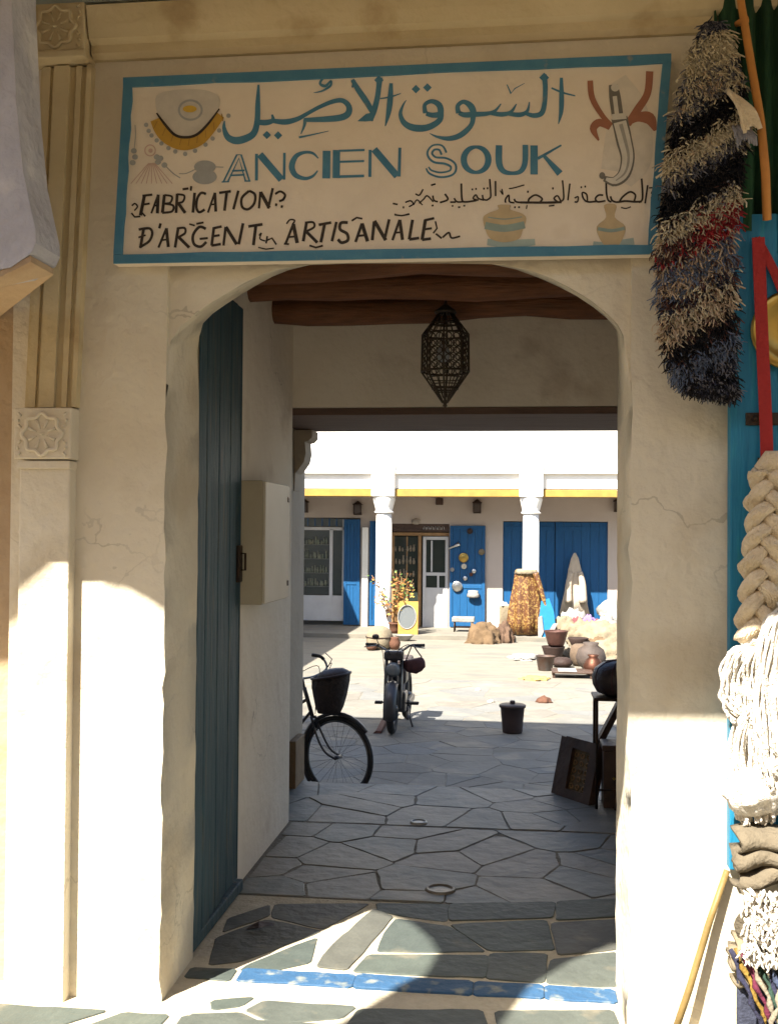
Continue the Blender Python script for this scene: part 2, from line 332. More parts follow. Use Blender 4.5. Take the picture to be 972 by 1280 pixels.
# ------------------------------------------------------------------ gate building
gate = thing('gate_building', 'cream plastered gateway building with arched passage into the courtyard', 'building', (0, Y0, 0))
YI = .20
def jit(a): return rnd.uniform(-a, a)
XL, XR = -1.318, .388
NJ = 41
front = [(XL + jit(.0045) + .012 * noise.noise(Vector((i * .35, 1.3, 0))), -.1 + i * .06) for i in range(NJ)]          # left jamb, upward, to z 2.3
archpx = [(208, 440), (210, 426), (222, 407), (242, 390), (262, 376), (282, 364), (302, 352), (323, 342), (345, 334), (385, 329), (440, 327), (500, 327), (560, 327), (620, 328), (660, 335), (690, 346), (715, 359), (738, 373), (758, 389), (772, 403), (780, 418), (783, 440)]
front += [(at(x, y, Y0).x, at(x, y, Y0).z) for x, y in archpx]
front += [(XR + jit(.0045) + .012 * noise.noise(Vector((i * .35, 7.7, 0))), 2.3 - i * .06) for i in range(NJ)]
inl = at(247, 700, YI).x; inr = at(771, 700, YI).x
inner = [(inl + jit(.002), -.1 + i * .06) for i in range(NJ)]
ipx = [(247, 440), (249, 422), (254, 404), (266, 392), (283, 380), (302, 368), (320, 357), (340, 346), (360, 338), (392, 330), (440, 327), (500, 327), (560, 327), (608, 329), (645, 337), (672, 347), (697, 358), (720, 370), (741, 384), (758, 398), (769, 412), (772, 440)]
inner += [(at(x, y, YI).x, at(x, y, YI).z) for x, y in ipx]
inner += [(inr + jit(.002), 2.3 - i * .06) for i in range(NJ)]
n = len(front); TOPZ = 7.4
b = MB(); REC = .028
def side(pts, Y, xa, xb):
    k0, k1 = NJ - 1, n - NJ
    for i in range(n - 1):
        p, q = pts[i], pts[i + 1]
        if i < k0: b.add([(xa, Y, p[1]), (p[0], Y, p[1]), (q[0], Y, q[1]), (xa, Y, q[1])], [(0, 1, 2, 3)])
        elif i >= k1: b.add([(p[0], Y, p[1]), (xb, Y, p[1]), (xb, Y, q[1]), (q[0], Y, q[1])], [(0, 1, 2, 3)])
        else:
            Yr = Y + REC if Y < 0 else Y; b.add([(p[0], Yr, p[1]), (q[0], Yr, q[1]), (q[0], Yr, 3.2), (p[0], Yr, 3.2)], [(0, 1, 2, 3)])
            b.add([(p[0], Y, 3.2), (q[0], Y, 3.2), (q[0], Y, TOPZ), (p[0], Y, TOPZ)], [(0, 1, 2, 3)])
    a, c = pts[k0], pts[k1]
    b.add([(xa, Y, a[1]), (a[0], Y, a[1]), (a[0], Y, TOPZ), (xa, Y, TOPZ)], [(0, 1, 2, 3)])
    b.add([(c[0], Y, c[1]), (xb, Y, c[1]), (xb, Y, TOPZ), (c[0], Y, TOPZ)], [(0, 1, 2, 3)])
    if Y < 0:
        for e in (a, c): b.add([(e[0], Y, e[1]), (e[0], Y + REC, e[1]), (e[0], Y + REC, 3.2), (e[0], Y, 3.2)], [(0, 1, 2, 3)])
side(front, Y0, -1.93, 7); side(inner, YI, -1.93, 7)
me_v = [(x, Y0 + (REC if NJ - 1 <= i_ <= n - NJ else 0), z) for i_, (x, z) in enumerate(front)] + [(x, (Y0 + YI) / 2, z) for (x, z) in [((p[0] * .5 + q[0] * .5), (p[1] * .5 + q[1] * .5)) for p, q in zip(front, inner)]] + [(x, YI, z) for x, z in inner]
b.add(me_v, [(j * n + i, j * n + i + 1, (j + 1) * n + i + 1, (j + 1) * n + i) for j in range(2) for i in range(n - 1)], True)
b.add([(-1.93, Y0, -.1), (-1.93, YI, -.1), (-1.93, YI, TOPZ), (-1.93, Y0, TOPZ), (7, Y0, -.1), (7, YI, -.1), (7, YI, TOPZ), (7, Y0, TOPZ)], [(0, 1, 2, 3), (4, 5, 6, 7), (3, 2, 6, 7)])
fw = b.build('front_wall', PLASTER, gate)
bv = fw.modifiers.new('w', 'WELD'); bv.merge_threshold = .0005
# pilaster with carved blocks, left of the arch
pil = MB()
p0, p1 = at(22, 600, Y0 - .05).x, at(90, 600, Y0 - .05).x
pil.box((p0 + .01, Y0 - .055, -.05), (p1 - .005, Y0 + .02, at(55, 578, Y0).z), .006)
pilo = pil.build('pilaster', PLASTER, gate)
def zr(y): return at(60, y, Y0 - .06).z
b = MB(); b.box((p0 - .005, Y0 - .075, zr(574)), (p1 + .005, Y0 + .02, zr(510)), .006); b.box((p0 + .004, Y0 - .066, zr(586)), (p1 - .002, Y0 + .02, zr(576)), .004)
rb = b.build('rosette_block', PLASTER, pilo)
t0 = at(38, 40, Y0 - .06); t1 = at(109, 40, Y0 - .06)
b = MB(); b.box((t0.x + .005, Y0 - .085, zr(68)), (t1.x, Y0 + .02, zr(8)), .008); b.box((t0.x - .005, Y0 - .1, zr(78)), (t1.x + .008, Y0 + .02, zr(69)), .005)
rb2 = b.build('rosette_block', PLASTER_Y, pilo)
def rosette(cx, cz, y, r, m_, par):
    b = MB(); k = 24
    b.tube([(cx + math.cos(2 * math.pi * i / 48) * r * (1 + .10 * math.cos(8 * 2 * math.pi * i / 48)), y, cz + math.sin(2 * math.pi * i / 48) * r * (1 + .10 * math.cos(8 * 2 * math.pi * i / 48))) for i in range(48)], .0075, 6, closed=True)
    b.lathe((cx, y, cz), [(.004, -.004), (.012, 0), (.004, .004)], 10)
    for i in range(8):
        a = math.pi / 8 + i * math.pi / 4
        b.tube([(cx + math.cos(a) * r * .3, y, cz + math.sin(a) * r * .3), (cx + math.cos(a) * r * .78, y, cz + math.sin(a) * r * .78)], [.003, .007], 6)
    for i in range(3):
        for sx_ in (-1, 1):
            for sz_ in (-1, 1):
                b.tube([(cx + sx_ * (r * 1.15 + .012 * (i % 2)), y, cz + sz_ * (r * .95 - i * .022)), (cx + sx_ * (r * 1.3), y, cz + sz_ * (r * 1.1 - i * .022))], .005, 5)
    return b.build('carved_rosette', m_, par)
rosette((p0 + p1) / 2, zr(543), Y0 - .078, .072, PLASTER, pilo)
rosette((t0.x + t1.x) / 2, zr(38), Y0 - .088, .072, PLASTER_Y, pilo)
# fluted upper shaft
za, zb = zr(508), zr(80)
b = MB(); b.add([(p0 + .012, Y0 - .022, za), (p1 + .004, Y0 - .022, za), (p1 + .004, Y0 + .01, za), (p0 + .012, Y0 + .01, za), (p0 + .06, Y0 - .022, zb), (p1 + .05, Y0 - .022, zb), (p1 + .05, Y0 + .01, zb), (p0 + .06, Y0 + .01, zb)], [(0, 3, 2, 1), (4, 5, 6, 7), (0, 1, 5, 4), (1, 2, 6, 5), (2, 3, 7, 6), (3, 0, 4, 7)]); b.build('shaft', PLASTER_Y, pilo)
for i, (u0, u1, d) in enumerate(((.08, .22, .034), (.30, .58, .042), (.70, .80, .034), (.90, .985, .040))):
    xa0, xb0 = p0 + (p1 - p0) * u0 + .01, p0 + (p1 - p0) * u1 + .01
    sh = .045
    b = MB(); b.add([(xa0, Y0 - d, za), (xb0, Y0 - d, za), (xb0, Y0 + .01, za), (xa0, Y0 + .01, za), (xa0 + sh, Y0 - d, zb), (xb0 + sh, Y0 - d, zb), (xb0 + sh, Y0 + .01, zb), (xa0 + sh, Y0 + .01, zb)],
          [(0, 3, 2, 1), (4, 5, 6, 7), (0, 1, 5, 4), (1, 2, 6, 5), (2, 3, 7, 6), (3, 0, 4, 7)])
    b.build('shaft_moulding', PLASTER_Y, pilo)
# cornice moulding above the sign
b = MB(); c0 = t1.x + .008
zc0, zc1 = at(480, 62, Y0).z, at(480, 2, Y0).z
prof = [(0, zc0), (.02, zc0), (.035, zc0 + .02), (.035, zc0 + .05), (.06, zc0 + .065), (.075, zc0 + .11), (.09, zc1), (0, zc1)]
b.prism(prof, lambda u, v, d: (d, Y0 - u, v), c0, 6.9); b.build('cornice', PLASTER_Y, gate)
b = MB(); b.box((t0.x - .01, Y0 - .03, zc1 + .04), (6.9, Y0 + .0, zc1 + .5)); b.build('upper_band', mat('blue_grey_plaster', (.36, .42, .40), None, 2, .9, .3), gate)
# passage walls
b = MB(); b.box((-2.2, YI + .001, -.7), (-1.375, 2.30, 3.3)); b.build('passage_wall', PLASTER_IN, gate); b = MB(); b.box((-2.2, 2.302, -.7), (-1.555, 3.44, 3.3)); TANP = mat('plaster_tan', (.40, .335, .26), (.33, .275, .21), 1.5, .9, .3, 20); b.build('portal_pillar', TANP, gate)
b = MB(); b.box((.80, YI + .001, -.7), (1.6, 2.298, 3.3)); b.box((.95, 2.302, -.7), (1.6, 3.44, 3.3)); b.build('passage_wall', PLASTER_IN, gate)
b = MB(); b.box((-1.553, 2.30, 2.50), (.948, 3.43, 3.3)); b.build('lintel_wall', PLASTER_IN, gate)
b = MB(); b.box((-1.552, 2.312, 2.455), (.945, 3.40, 2.498), .004); b.build('lintel_board', LINTELW, gate)
b = MB(); b.box((-2.0, YI + .002, 3.075), (1.4, 2.30, 3.12)); b.build('ceiling', CEILW, gate)
for i in range(11):       # boards lying over the logs
    x = -1.37 + i * .2; b = MB(); b.box((x + .004, YI + .004, 3.052 + .006 * (i % 2)), (x + .19, 2.296, 3.07), .003); b.build('ceiling_board', CEILW, gate)
for (yy, r0) in ((1.80, .075), (1.25, .07), (.80, .07), (.42, .065)):
    pts = [(-1.42 + i * .24, yy + .018 * math.sin(i * 1.3 + yy * 9), 2.982 + .014 * math.sin(i * .9 + yy * 5) + .012 * i / 10) for i in range(11)]
    b = MB(); b.tube(pts, [r0 * (1 + .10 * math.sin(i * 2.1 + yy * 3)) for i in range(11)], 12); b.build('ceiling_log', LOGW, gate)
# courtyard side of the building
b = MB()
b.box((-9, 3.445, -.7), (-1.557, 3.9, 2.5)) ; b.box((.952, 3.445, -.7), (9, 3.9, 2.5)); b.box((-9, 3.445, 2.502), (9, 3.9, 7.35))
b.v = [(x, min(y, 3.60), z) for x, y, z in b.v]; b.build('courtyard_wall', mat('plaster_tan', (.50, .42, .33), (.42, .35, .27), 1.5, .9, .3, 20), gate)
b = MB(); b.box((-9, YI + .01, 7.1), (9, 3.44, 7.3)); b.build('roof', REED, gate)
b = MB(); b.box((-9, YI + .01, -.3), (-2.21, 3.44, .0)); b.build('side_floor', MORTAR_D, gate)
b = MB()
cz = 2.45
b.prism([(0, cz), (.125, cz), (.125, cz - .05), (.10, cz - .075), (.075, cz - .08), (.082, cz - .16), (.07, cz - .22), (.035, cz - .27), (.01, cz - .30), (.006, cz - .42), (0, cz - .42)], lambda u, v, d: (-1.554 + u, d, v), 3.20, 3.42)
b.build('corbel', TANP, gate)
b = MB(); b.box((-1.553, 3.12, 0.0), (-1.505, 3.42, .32), .004); b.build('timber_plinth', mat('worn_timber', (.20, .13, .07), None, 8, .7, .3, 30), gate)

# ------------------------------------------------------------------ neighbour walls on the left
lb = thing('neighbour_house', 'brown plastered wall of the house left of the carved pilaster', 'building', (-2.4, -.1, 0))
b = MB(); b.box((-9, -.12, -.3), (-1.934, 3.4, 7.4)); b.build('wall', OCHREW, lb)
hood = MB()
hp = [(-1.60, 3.9), (-1.612, 3.485), (-1.587, 3.088), (-1.562, 2.877), (-1.535, 2.76), (-1.518, 2.692), (-1.516, 2.65), (-1.53, 2.62), (-1.60, 2.575), (-1.70, 2.535), (-1.80, 2.515), (-1.95, 2.50), (-2.4, 2.50), (-2.4, 3.9)]
hood.prism([(x, max(z, 2.56)) for x, z in hp], lambda u, v, d: (u, d, v), -.92, -.74)
hd = hood.build('flared_hood', LILAC, lb)
b = MB(); hv = [(-1.535, -.915, 2.612), (-1.535, -.745, 2.612), (-2.04, -.123, 2.60), (-2.5, -.123, 2.60), (-2.5, -.915, 2.50), (-1.75, -.915, 2.515)]
b.add(hv + [(x, y, z - .02) for x, y, z in hv], [(0, 1, 2, 3, 4, 5), (6, 7, 8, 9, 10, 11)] + [(i, (i + 1) % 6, 6 + (i + 1) % 6, 6 + i) for i in range(6)]); b.build('hood_soffit', OCHREW, lb)

# ------------------------------------------------------------------ blue plank door, folded back in the passage
dr = thing('passage_door', 'tall weathered blue plank door folded back against the left passage wall', 'door', (-1.33, .22, 0))
ys = [.215 + i * .117 for i in range(8)]
for i in range(7):
    b = MB(); b.box((-1.362 - .0, ys[i] + .004, .06 + .004 * (i % 2)), (-1.325 + (.006 if i % 2 else 0) - .006 * i, ys[i + 1] - .004, 2.84), .006); b.build('plank', DOORBLUE, dr)
for z in (.08, 1.35, 2.5):
    b = MB(); b.box((-1.372, .23, z), (-1.363, 1.02, z + .14)); b.build('back_rail', DOORBLUE, dr)
b = MB(); b.box((-1.372, .215, .005), (-1.328, 1.035, .058), .006); b.build('bottom_rail', DOORBLUE, dr)
b = MB(); b.box((-1.366, .965, 1.50), (-1.345, 1.03, 1.68), .006); b.tube([(-1.36, 1.0, 1.64), (-1.325, 1.0, 1.64), (-1.325, 1.0, 1.56), (-1.36, 1.0, 1.56)], .006, 6); b.build('iron_lock', IRON, dr)

# ------------------------------------------------------------------ meter cabinet
mc = thing('meter_cabinet', 'cream metal meter cabinet screwed to the left passage wall', 'cabinet', (-1.37, 1.35, 1.39))
b = MB(); b.box((-1.374, 1.08, 1.385), (-1.262, 1.66, 2.0), .004); b.build('case', CREAMP, mc)
b = MB(); b.box((-1.262, 1.09, 1.392), (-1.248, 1.655, 1.995), .003); dd = b.build('door', CREAMP2, mc)
for z in (1.47, 1.92):
    b = MB(); b.box((-1.248, 1.60, z - .014), (-1.243, 1.625, z + .014)); b.build('hinge', IRON, dd)

# ------------------------------------------------------------------ painted sign over the arch
SG = thing('painted_sign', 'hand-painted ANCIEN SOUK signboard with Arabic lettering and blue border above the arch', 'sign', (-.5, -.24, 2.72))
YS = Y0 - .05
TL, TR, BL, BR = (155, 98), (838, 68), (143, 330), (820, 318)
def sgn(x, y, k=0): p = at(x, y, YS); return (p.x, YS - .0006 - k * .00012, p.z)
cw = [at(*p, YS) for p in (TL, TR, BR, BL)]
b = MB(); b.prism([(p.x, p.z) for p in cw], lambda u, v, d: (u, d, v), YS, Y0 - .002); b.build('board', SIGNB, SG)
def lerp(a, c, t): return (a[0] + (c[0] - a[0]) * t, a[1] + (c[1] - a[1]) * t)
bw = 11.5
for (a, c, nx, ny) in ((TL, TR, 0, 1), (BL, BR, 0, -1), (TL, BL, 1, 0), (TR, BR, -1, 0)):
    k = 12; pts = []
    if nx: a, c = (a[0], a[1] + (bw if a in (TL, TR) else 0)), (c[0], c[1] - bw)
    outr = [lerp(a, c, i / k) for i in range(k + 1)]
    innr = [(x + nx * (bw + jit(1.0)), y + ny * (bw + jit(1.0))) for x, y in outr]
    po = [(at(x, y, YS).x, at(x, y, YS).z) for x, y in outr + innr[::-1]]
    b = MB(); b.prism(po, lambda u, v, d: (u, d, v), YS - .009, YS + .001); b.build('border', SIGNBLUE, SG)
LAYER = [0]; BOLD = ((150, 220, 4.05), (340, 220, 3.738), (480, 210, 4.86), (650, 210, 4.86))
def ribbon(mb, crop, pts, wd, smooth=True, closed=False):
    ox, oy, sc = crop; P = [Vector((ox + x / sc, oy + y / sc)) for x, y in pts]
    wd = list(wd) if isinstance(wd, (list, tuple)) else [wd] * len(pts)
    W = [q / sc * (1.3 if crop in BOLD else 1.1) for q in wd]
    Q = [Vector((p.x, p.y, q)) for p, q in zip(P, W)]
    if smooth and len(Q) > 2: Q = smooth_path(Q, 5, closed)
    elif closed: Q = list(Q)
    m_ = len(Q); Lp, Rp = [], []
    for i in range(m_):
        a = Q[i - 1] if (i or closed) else Q[i]; c = Q[(i + 1) % m_] if (i < m_ - 1 or closed) else Q[i]
        d = Vector((c.x - a.x, c.y - a.y)); d = d.normalized() if d.length > 1e-6 else Vector((1, 0)); nn = Vector((-d.y, d.x)); h = max(.25, Q[i].z / 2)
        Lp.append((Q[i].x + nn.x * h, Q[i].y + nn.y * h)); Rp.append((Q[i].x - nn.x * h, Q[i].y - nn.y * h))
    LAYER[0] = (LAYER[0] + 1) % 9; k = LAYER[0] + mb.base
    vs = [sgn(*p, k) for p in Lp] + [sgn(*p, k) for p in Rp]
    mb.add(vs, [(i, (i + 1) % m_, m_ + (i + 1) % m_, m_ + i) for i in range(m_ if closed else m_ - 1)])
def blob(mb, crop, pts, smooth=True):
    ox, oy, sc = crop; P = [Vector((ox + x / sc, oy + y / sc)) for x, y in pts]
    if smooth: P = smooth_path(P, 4, True)
    LAYER[0] = (LAYER[0] + 1) % 9; k = LAYER[0] + mb.base
    c = sum((Vector((p.x, p.y)) for p in P), Vector((0, 0))) / len(P); m_ = len(P)
    mb.add([sgn(p.x, p.y, k) for p in P] + [sgn(c.x, c.y, k)], [(i, (i + 1) % m_, m_) for i in range(m_)])
def ell(cx, cy, rx, ry, k=14): return [(cx + rx * math.cos(2 * math.pi * i / k), cy + ry * math.sin(2 * math.pi * i / k)) for i in range(k)]
def dia(cx, cy, s): return [(cx - s / 2, cy), (cx, cy - s / 2), (cx + s / 2, cy), (cx, cy + s / 2)]
def pad(base=0): b_ = MB(); b_.base = base; return b_
A, B = (270, 85, 4.05), (490, 80, 4.05)
C, D = (150, 220, 4.05), (340, 220, 3.738)
E_, F_ = (480, 210, 4.86), (650, 210, 4.86)
G, H_ = (150, 90, 6.48), (710, 75, 6.943)
# large Arabic line
b = pad(6)
ribbon(b, A, [(216, 85), (212, 180), (209, 270), (192, 330), (150, 358), (100, 368), (60, 350), (42, 305), (44, 268)], (10, 22, 26, 30, 34, 34, 28, 18, 5))
ribbon(b, A, [(208, 275), (255, 277), (288, 265), (284, 236)], (24, 26, 20, 8))
ribbon(b, A, [(286, 268), (350, 274), (410, 260), (460, 233), (520, 200), (590, 171), (640, 166), (672, 195), (668, 232), (630, 252), (550, 260), (445, 264)], (20, 26, 22, 18, 18, 20, 22, 26, 30, 30, 26, 18))
ribbon(b, A, [(452, 262), (446, 295), (430, 335)], (18, 12, 4))
ribbon(b, A, [(420, 352), (480, 340), (570, 320)], (10, 7, 3))
for q in ((258, 340), (315, 342)): blob(b, A, dia(*q, 42), False)
ribbon(b, A, [(580, 48), (545, 52), (527, 80), (555, 92), (582, 66), (578, 92), (535, 118), (495, 126)], (6, 10, 12, 14, 8, 11, 8, 3))
ribbon(b, A, [(828, 48), (818, 140), (800, 215), (782, 268)], (26, 24, 26, 18)); blob(b, A, dia(824, 62, 48), False)
ribbon(b, A, [(690, 60), (718, 108), (765, 178), (800, 240)], (18, 25, 27, 20)); ribbon(b, A, [(700, 62), (690, 100)], (16, 8))
blob(b, A, [(715, 270), (760, 232), (800, 225), (796, 268), (755, 272)], False)
ribbon(b, A, [(886, 78), (881, 160), (872, 230), (856, 296)], (16, 26, 22, 4)); ribbon(b, A, [(830, 156), (880, 148), (935, 130)], (6, 8, 4))
b.build('arabic_title', SIGNBLUE, SG); b = pad(6)
ribbon(b, B, [(168, 250), (165, 208), (200, 190), (238, 210), (243, 252), (205, 260), (172, 252)], (22, 18, 20, 28, 28, 24, 20))
ribbon(b, B, [(245, 235), (240, 285), (180, 322), (110, 324), (62, 300), (42, 255), (55, 210), (72, 184)], (28, 26, 30, 32, 26, 18, 9, 3))
for q in ((120, 128), (178, 120)): blob(b, B, dia(*q, 44), False)
ribbon(b, B, [(335, 250), (332, 212), (362, 192), (398, 215), (408, 252), (365, 258), (338, 248)], (24, 20, 20, 30, 28, 24, 20))
ribbon(b, B, [(410, 235), (402, 305), (350, 358), (290, 378), (230, 370), (190, 352)], (26, 22, 26, 22, 12, 3))
ribbon(b, B, [(412, 256), (480, 252), (520, 238), (550, 202)], (24, 20, 14, 5))
ribbon(b, B, [(500, 250), (555, 256), (600, 244), (628, 203)], (18, 22, 16, 5))
ribbon(b, B, [(585, 252), (645, 258), (682, 240), (694, 193)], (18, 22, 15, 5))
ribbon(b, B, [(672, 250), (715, 262), (755, 250), (770, 200), (774, 120), (768, 55)], (16, 22, 24, 22, 22, 24)); blob(b, B, dia(768, 70, 50), False)
ribbon(b, B, [(855, 70), (856, 160), (854, 240), (840, 305)], (14, 22, 20, 3)); ribbon(b, B, [(805, 122), (860, 145), (925, 162)], (8, 9, 6))
ribbon(b, B, [(580, 105), (600, 150), (620, 125), (670, 98)], (5, 9, 5, 2), False)
b.build('arabic_title', SIGNBLUE, SG)
# ANCIEN SOUK
b = pad(6)
for p in ([(38, 578), (106, 440), (128, 440), (170, 572)], [(62, 574), (117, 458), (150, 572)], [(82, 522), (146, 519)], [(72, 545), (146, 541)]): ribbon(b, A, p, 8, False)
ribbon(b, A, [(30, 578), (68, 576)], 6, False); ribbon(b, A, [(145, 573), (176, 573)], 6, False)
ribbon(b, A, [(206, 435), (205, 570)], 14, False); ribbon(b, A, [(222, 438), (332, 566)], 32, False); ribbon(b, A, [(347, 430), (345, 566)], 12, False)
ribbon(b, A, [(518, 458), (490, 432), (448, 428), (405, 448), (384, 498), (402, 542), (450, 560), (490, 548), (515, 520)], (6, 12, 14, 22, 28, 24, 16, 12, 6))
ribbon(b, A, [(560, 420), (558, 560)], 36, False)
ribbon(b, A, [(610, 416), (608, 558)], 34, False); ribbon(b, A, [(622, 420), (752, 416)], 10, False); ribbon(b, A, [(622, 476), (750, 472)], 10, False); ribbon(b, A, [(622, 551), (750, 547)], 12, False)
ribbon(b, A, [(780, 415), (778, 552)], 14, False); ribbon(b, A, [(800, 412), (916, 548)], 32, False); ribbon(b, A, [(930, 404), (926, 550)], 14, False)
b.build('latin_title', SIGNBLUE, SG); b = pad(6)
SP = [(262, 455), (245, 425), (208, 425), (190, 455), (215, 485), (270, 492), (308, 515), (300, 550), (245, 562), (195, 548), (178, 525)]
ribbon(b, B, SP, (34, 32, 30, 32, 34, 36, 34, 32, 30, 26, 20))
ribbon(b, B, ell(424, 485, 62, 64, 20), [15 + 14 * abs(math.cos(2 * math.pi * i / 20)) for i in range(20)], True, True)
ribbon(b, B, [(540, 412), (540, 500), (562, 543), (608, 554), (650, 543), (671, 500), (673, 410)], (30, 30, 24, 17, 22, 26, 26))
ribbon(b, B, [(717, 413), (717, 560)], 34, False); ribbon(b, B, [(735, 480), (855, 412)], (14, 8), False); ribbon(b, B, [(762, 460), (848, 556)], (14, 32), False)
b.build('latin_title', SIGNBLUE, SG)
b = pad(18); ribbon(b, B, SP, (14, 14, 12, 12, 14, 16, 14, 14, 12, 8, 5)); b.build('title_inline', SIGNB, SG)
# black Latin lines
b = pad(6)
for p, q in (([(125, 100), (105, 200)], 13), ([(115, 101), (165, 95)], 9), ([(115, 146), (152, 140)], 8), ([(62, 152), (76, 140), (90, 155), (74, 176)], 6), ([(60, 188), (76, 208), (105, 205)], 7), ([(110, 183), (130, 205)], 7),
    ([(195, 95), (160, 190)], 8), ([(195, 95), (191, 190)], 12), ([(172, 152), (195, 148)], 7),
    ([(226, 95), (216, 187)], 12), ([(226, 97), (264, 105), (256, 135), (225, 140)], 8), ([(225, 140), (270, 150), (264, 180), (215, 187)], 9),
    ([(291, 90), (285, 188)], 11), ([(290, 93), (326, 100), (320, 130), (290, 138)], 8), ([(296, 138), (332, 188)], 12), ([(318, 68), (348, 64)], 9), ([(362, 52), (360, 76)], 8),
    ([(379, 85), (370, 186)], 11), ([(436, 92), (412, 86), (392, 115), (388, 160), (402, 184), (430, 170)], 10),
    ([(481, 85), (446, 186)], 8), ([(481, 85), (486, 181)], 11), ([(456, 146), (486, 143)], 7),
    ([(503, 86), (562, 78)], 10), ([(541, 82), (530, 177)], 11), ([(600, 75), (575, 170)], 10),
    ([(655, 76), (684, 95), (680, 140), (650, 169), (620, 158), (618, 112), (655, 76)], 10),
    ([(711, 80), (704, 165)], 9), ([(712, 82), (756, 162)], 14), ([(774, 62), (750, 166)], 10), ([(786, 92), (812, 79), (836, 96), (826, 120), (806, 128)], 9), ([(786, 145), (796, 147)], 10), ([(814, 154), (825, 157)], 10),
    ([(122, 265), (105, 365)], 11), ([(96, 272), (150, 266), (165, 292), (148, 332), (100, 362)], 10), ([(95, 312), (132, 300)], 7), ([(207, 240), (200, 266)], 10),
    ([(236, 265), (196, 363)], 9), ([(236, 265), (246, 360)], 12), ([(206, 326), (242, 322)], 7), ([(296, 262), (280, 363)], 11), ([(292, 266), (328, 264), (330, 290), (294, 312)], 9), ([(300, 312), (352, 363)], 12),
    ([(352, 244), (380, 252)], 7), ([(388, 243), (425, 236)], 8), ([(436, 268), (402, 259), (371, 300), (376, 345), (410, 358), (438, 334)], 11), ([(404, 319), (446, 315)], 9),
    ([(476, 262), (465, 353)], 11), ([(470, 266), (516, 256)], 10), ([(466, 306), (506, 300)], 9), ([(464, 353), (512, 345)], 10),
    ([(536, 258), (525, 353)], 10), ([(537, 258), (592, 347)], 13), ([(624, 240), (602, 347)], 11), ([(650, 256), (722, 245)], 11), ([(688, 252), (676, 351)], 12),
    ([(704, 302), (716, 290), (709, 318), (736, 330)], 6), ([(746, 305), (740, 342)], 7), ([(745, 326), (770, 315), (792, 348)], 7), ([(700, 362), (740, 371), (780, 366)], 5)):
    ribbon(b, C, p, q, len(p) > 3)
b.build('latin_text', INK, SG); b = pad(6)
for p, q in (([(100, 225), (64, 317)], 9), ([(100, 225), (118, 314)], 13), ([(76, 286), (113, 283)], 7), ([(68, 224), (84, 205), (106, 208), (96, 226)], 6), ([(56, 317), (80, 319)], 7),
    ([(162, 215), (146, 306)], 11), ([(154, 219), (192, 217), (196, 240), (158, 260)], 8), ([(162, 262), (212, 312)], 11), ([(218, 229), (277, 218)], 10), ([(246, 225), (228, 311)], 11), ([(175, 325), (205, 335), (238, 326)], 7),
    ([(301, 215), (280, 306)], 10), ([(354, 218), (322, 220), (318, 250), (350, 270), (354, 300), (325, 312), (308, 296)], 11), ([(372, 210), (395, 195), (422, 200)], 7),
    ([(420, 222), (390, 309)], 10), ([(420, 222), (446, 306)], 13), ([(396, 281), (436, 277)], 8), ([(477, 213), (468, 301)], 11), ([(478, 210), (531, 301)], 13), ([(547, 203), (525, 297)], 10),
    ([(596, 205), (562, 301)], 9), ([(596, 205), (609, 299)], 12), ([(571, 266), (606, 263)], 7), ([(572, 182), (605, 186), (642, 179)], 6), ([(656, 205), (640, 297)], 11), ([(640, 297), (687, 290)], 10),
    ([(716, 205), (700, 299)], 12), ([(712, 208), (757, 198)], 9), ([(706, 251), (746, 245)], 8), ([(700, 299), (742, 293)], 10), ([(762, 212), (770, 245), (752, 268)], 6), ([(764, 270), (792, 292)], 7), ([(796, 288), (825, 265), (838, 290), (878, 282)], 7)):
    ribbon(b, D, p, q, len(p) > 3)
b.build('latin_text', INK, SG)
# small Arabic line
b = pad(6)
for p, q in (([(735, 65), (741, 150), (738, 195), (718, 210)], 9), ([(772, 105), (756, 216)], 8), ([(780, 122), (812, 124), (795, 155), (830, 165), (820, 186), (790, 180)], 7), ([(830, 160), (862, 172), (852, 198)], 6),
    ([(735, 205), (690, 206), (640, 202), (606, 206)], 10), ([(600, 206), (622, 175), (665, 146), (697, 165), (690, 202)], 9), ([(610, 206), (578, 207), (555, 196), (546, 172)], 9), ([(520, 80), (522, 150), (532, 195), (552, 207)], 9), ([(556, 104), (565, 108)], 10),
    ([(516, 200), (470, 206), (455, 187), (474, 166), (502, 166)], 9), ([(462, 203), (420, 207), (398, 202)], 9), ([(400, 206), (380, 182), (376, 150), (402, 162), (406, 202)], 8), ([(364, 118), (374, 118)], 9), ([(388, 114), (398, 114)], 9),
    ([(328, 184), (350, 176), (346, 206), (328, 206)], 7), ([(300, 95), (288, 197)], 8), ([(255, 75), (262, 150), (260, 192), (238, 207)], 8), ([(247, 207), (226, 170), (204, 186), (226, 206)], 8), ([(250, 208), (160, 211), (0, 210)], 11),
    ([(192, 125), (202, 125)], 10), ([(120, 208), (131, 186), (92, 165), (55, 186), (48, 206)], 9), ([(40, 145), (50, 145)], 10), ([(172, 232), (206, 228)], 7), ([(40, 226), (36, 250)], 5), ([(610, 240), (640, 246), (670, 236)], 6)):
    ribbon(b, F_, p, q, len(p) > 2)
b.build('arabic_text', INK, SG); b = pad(6)
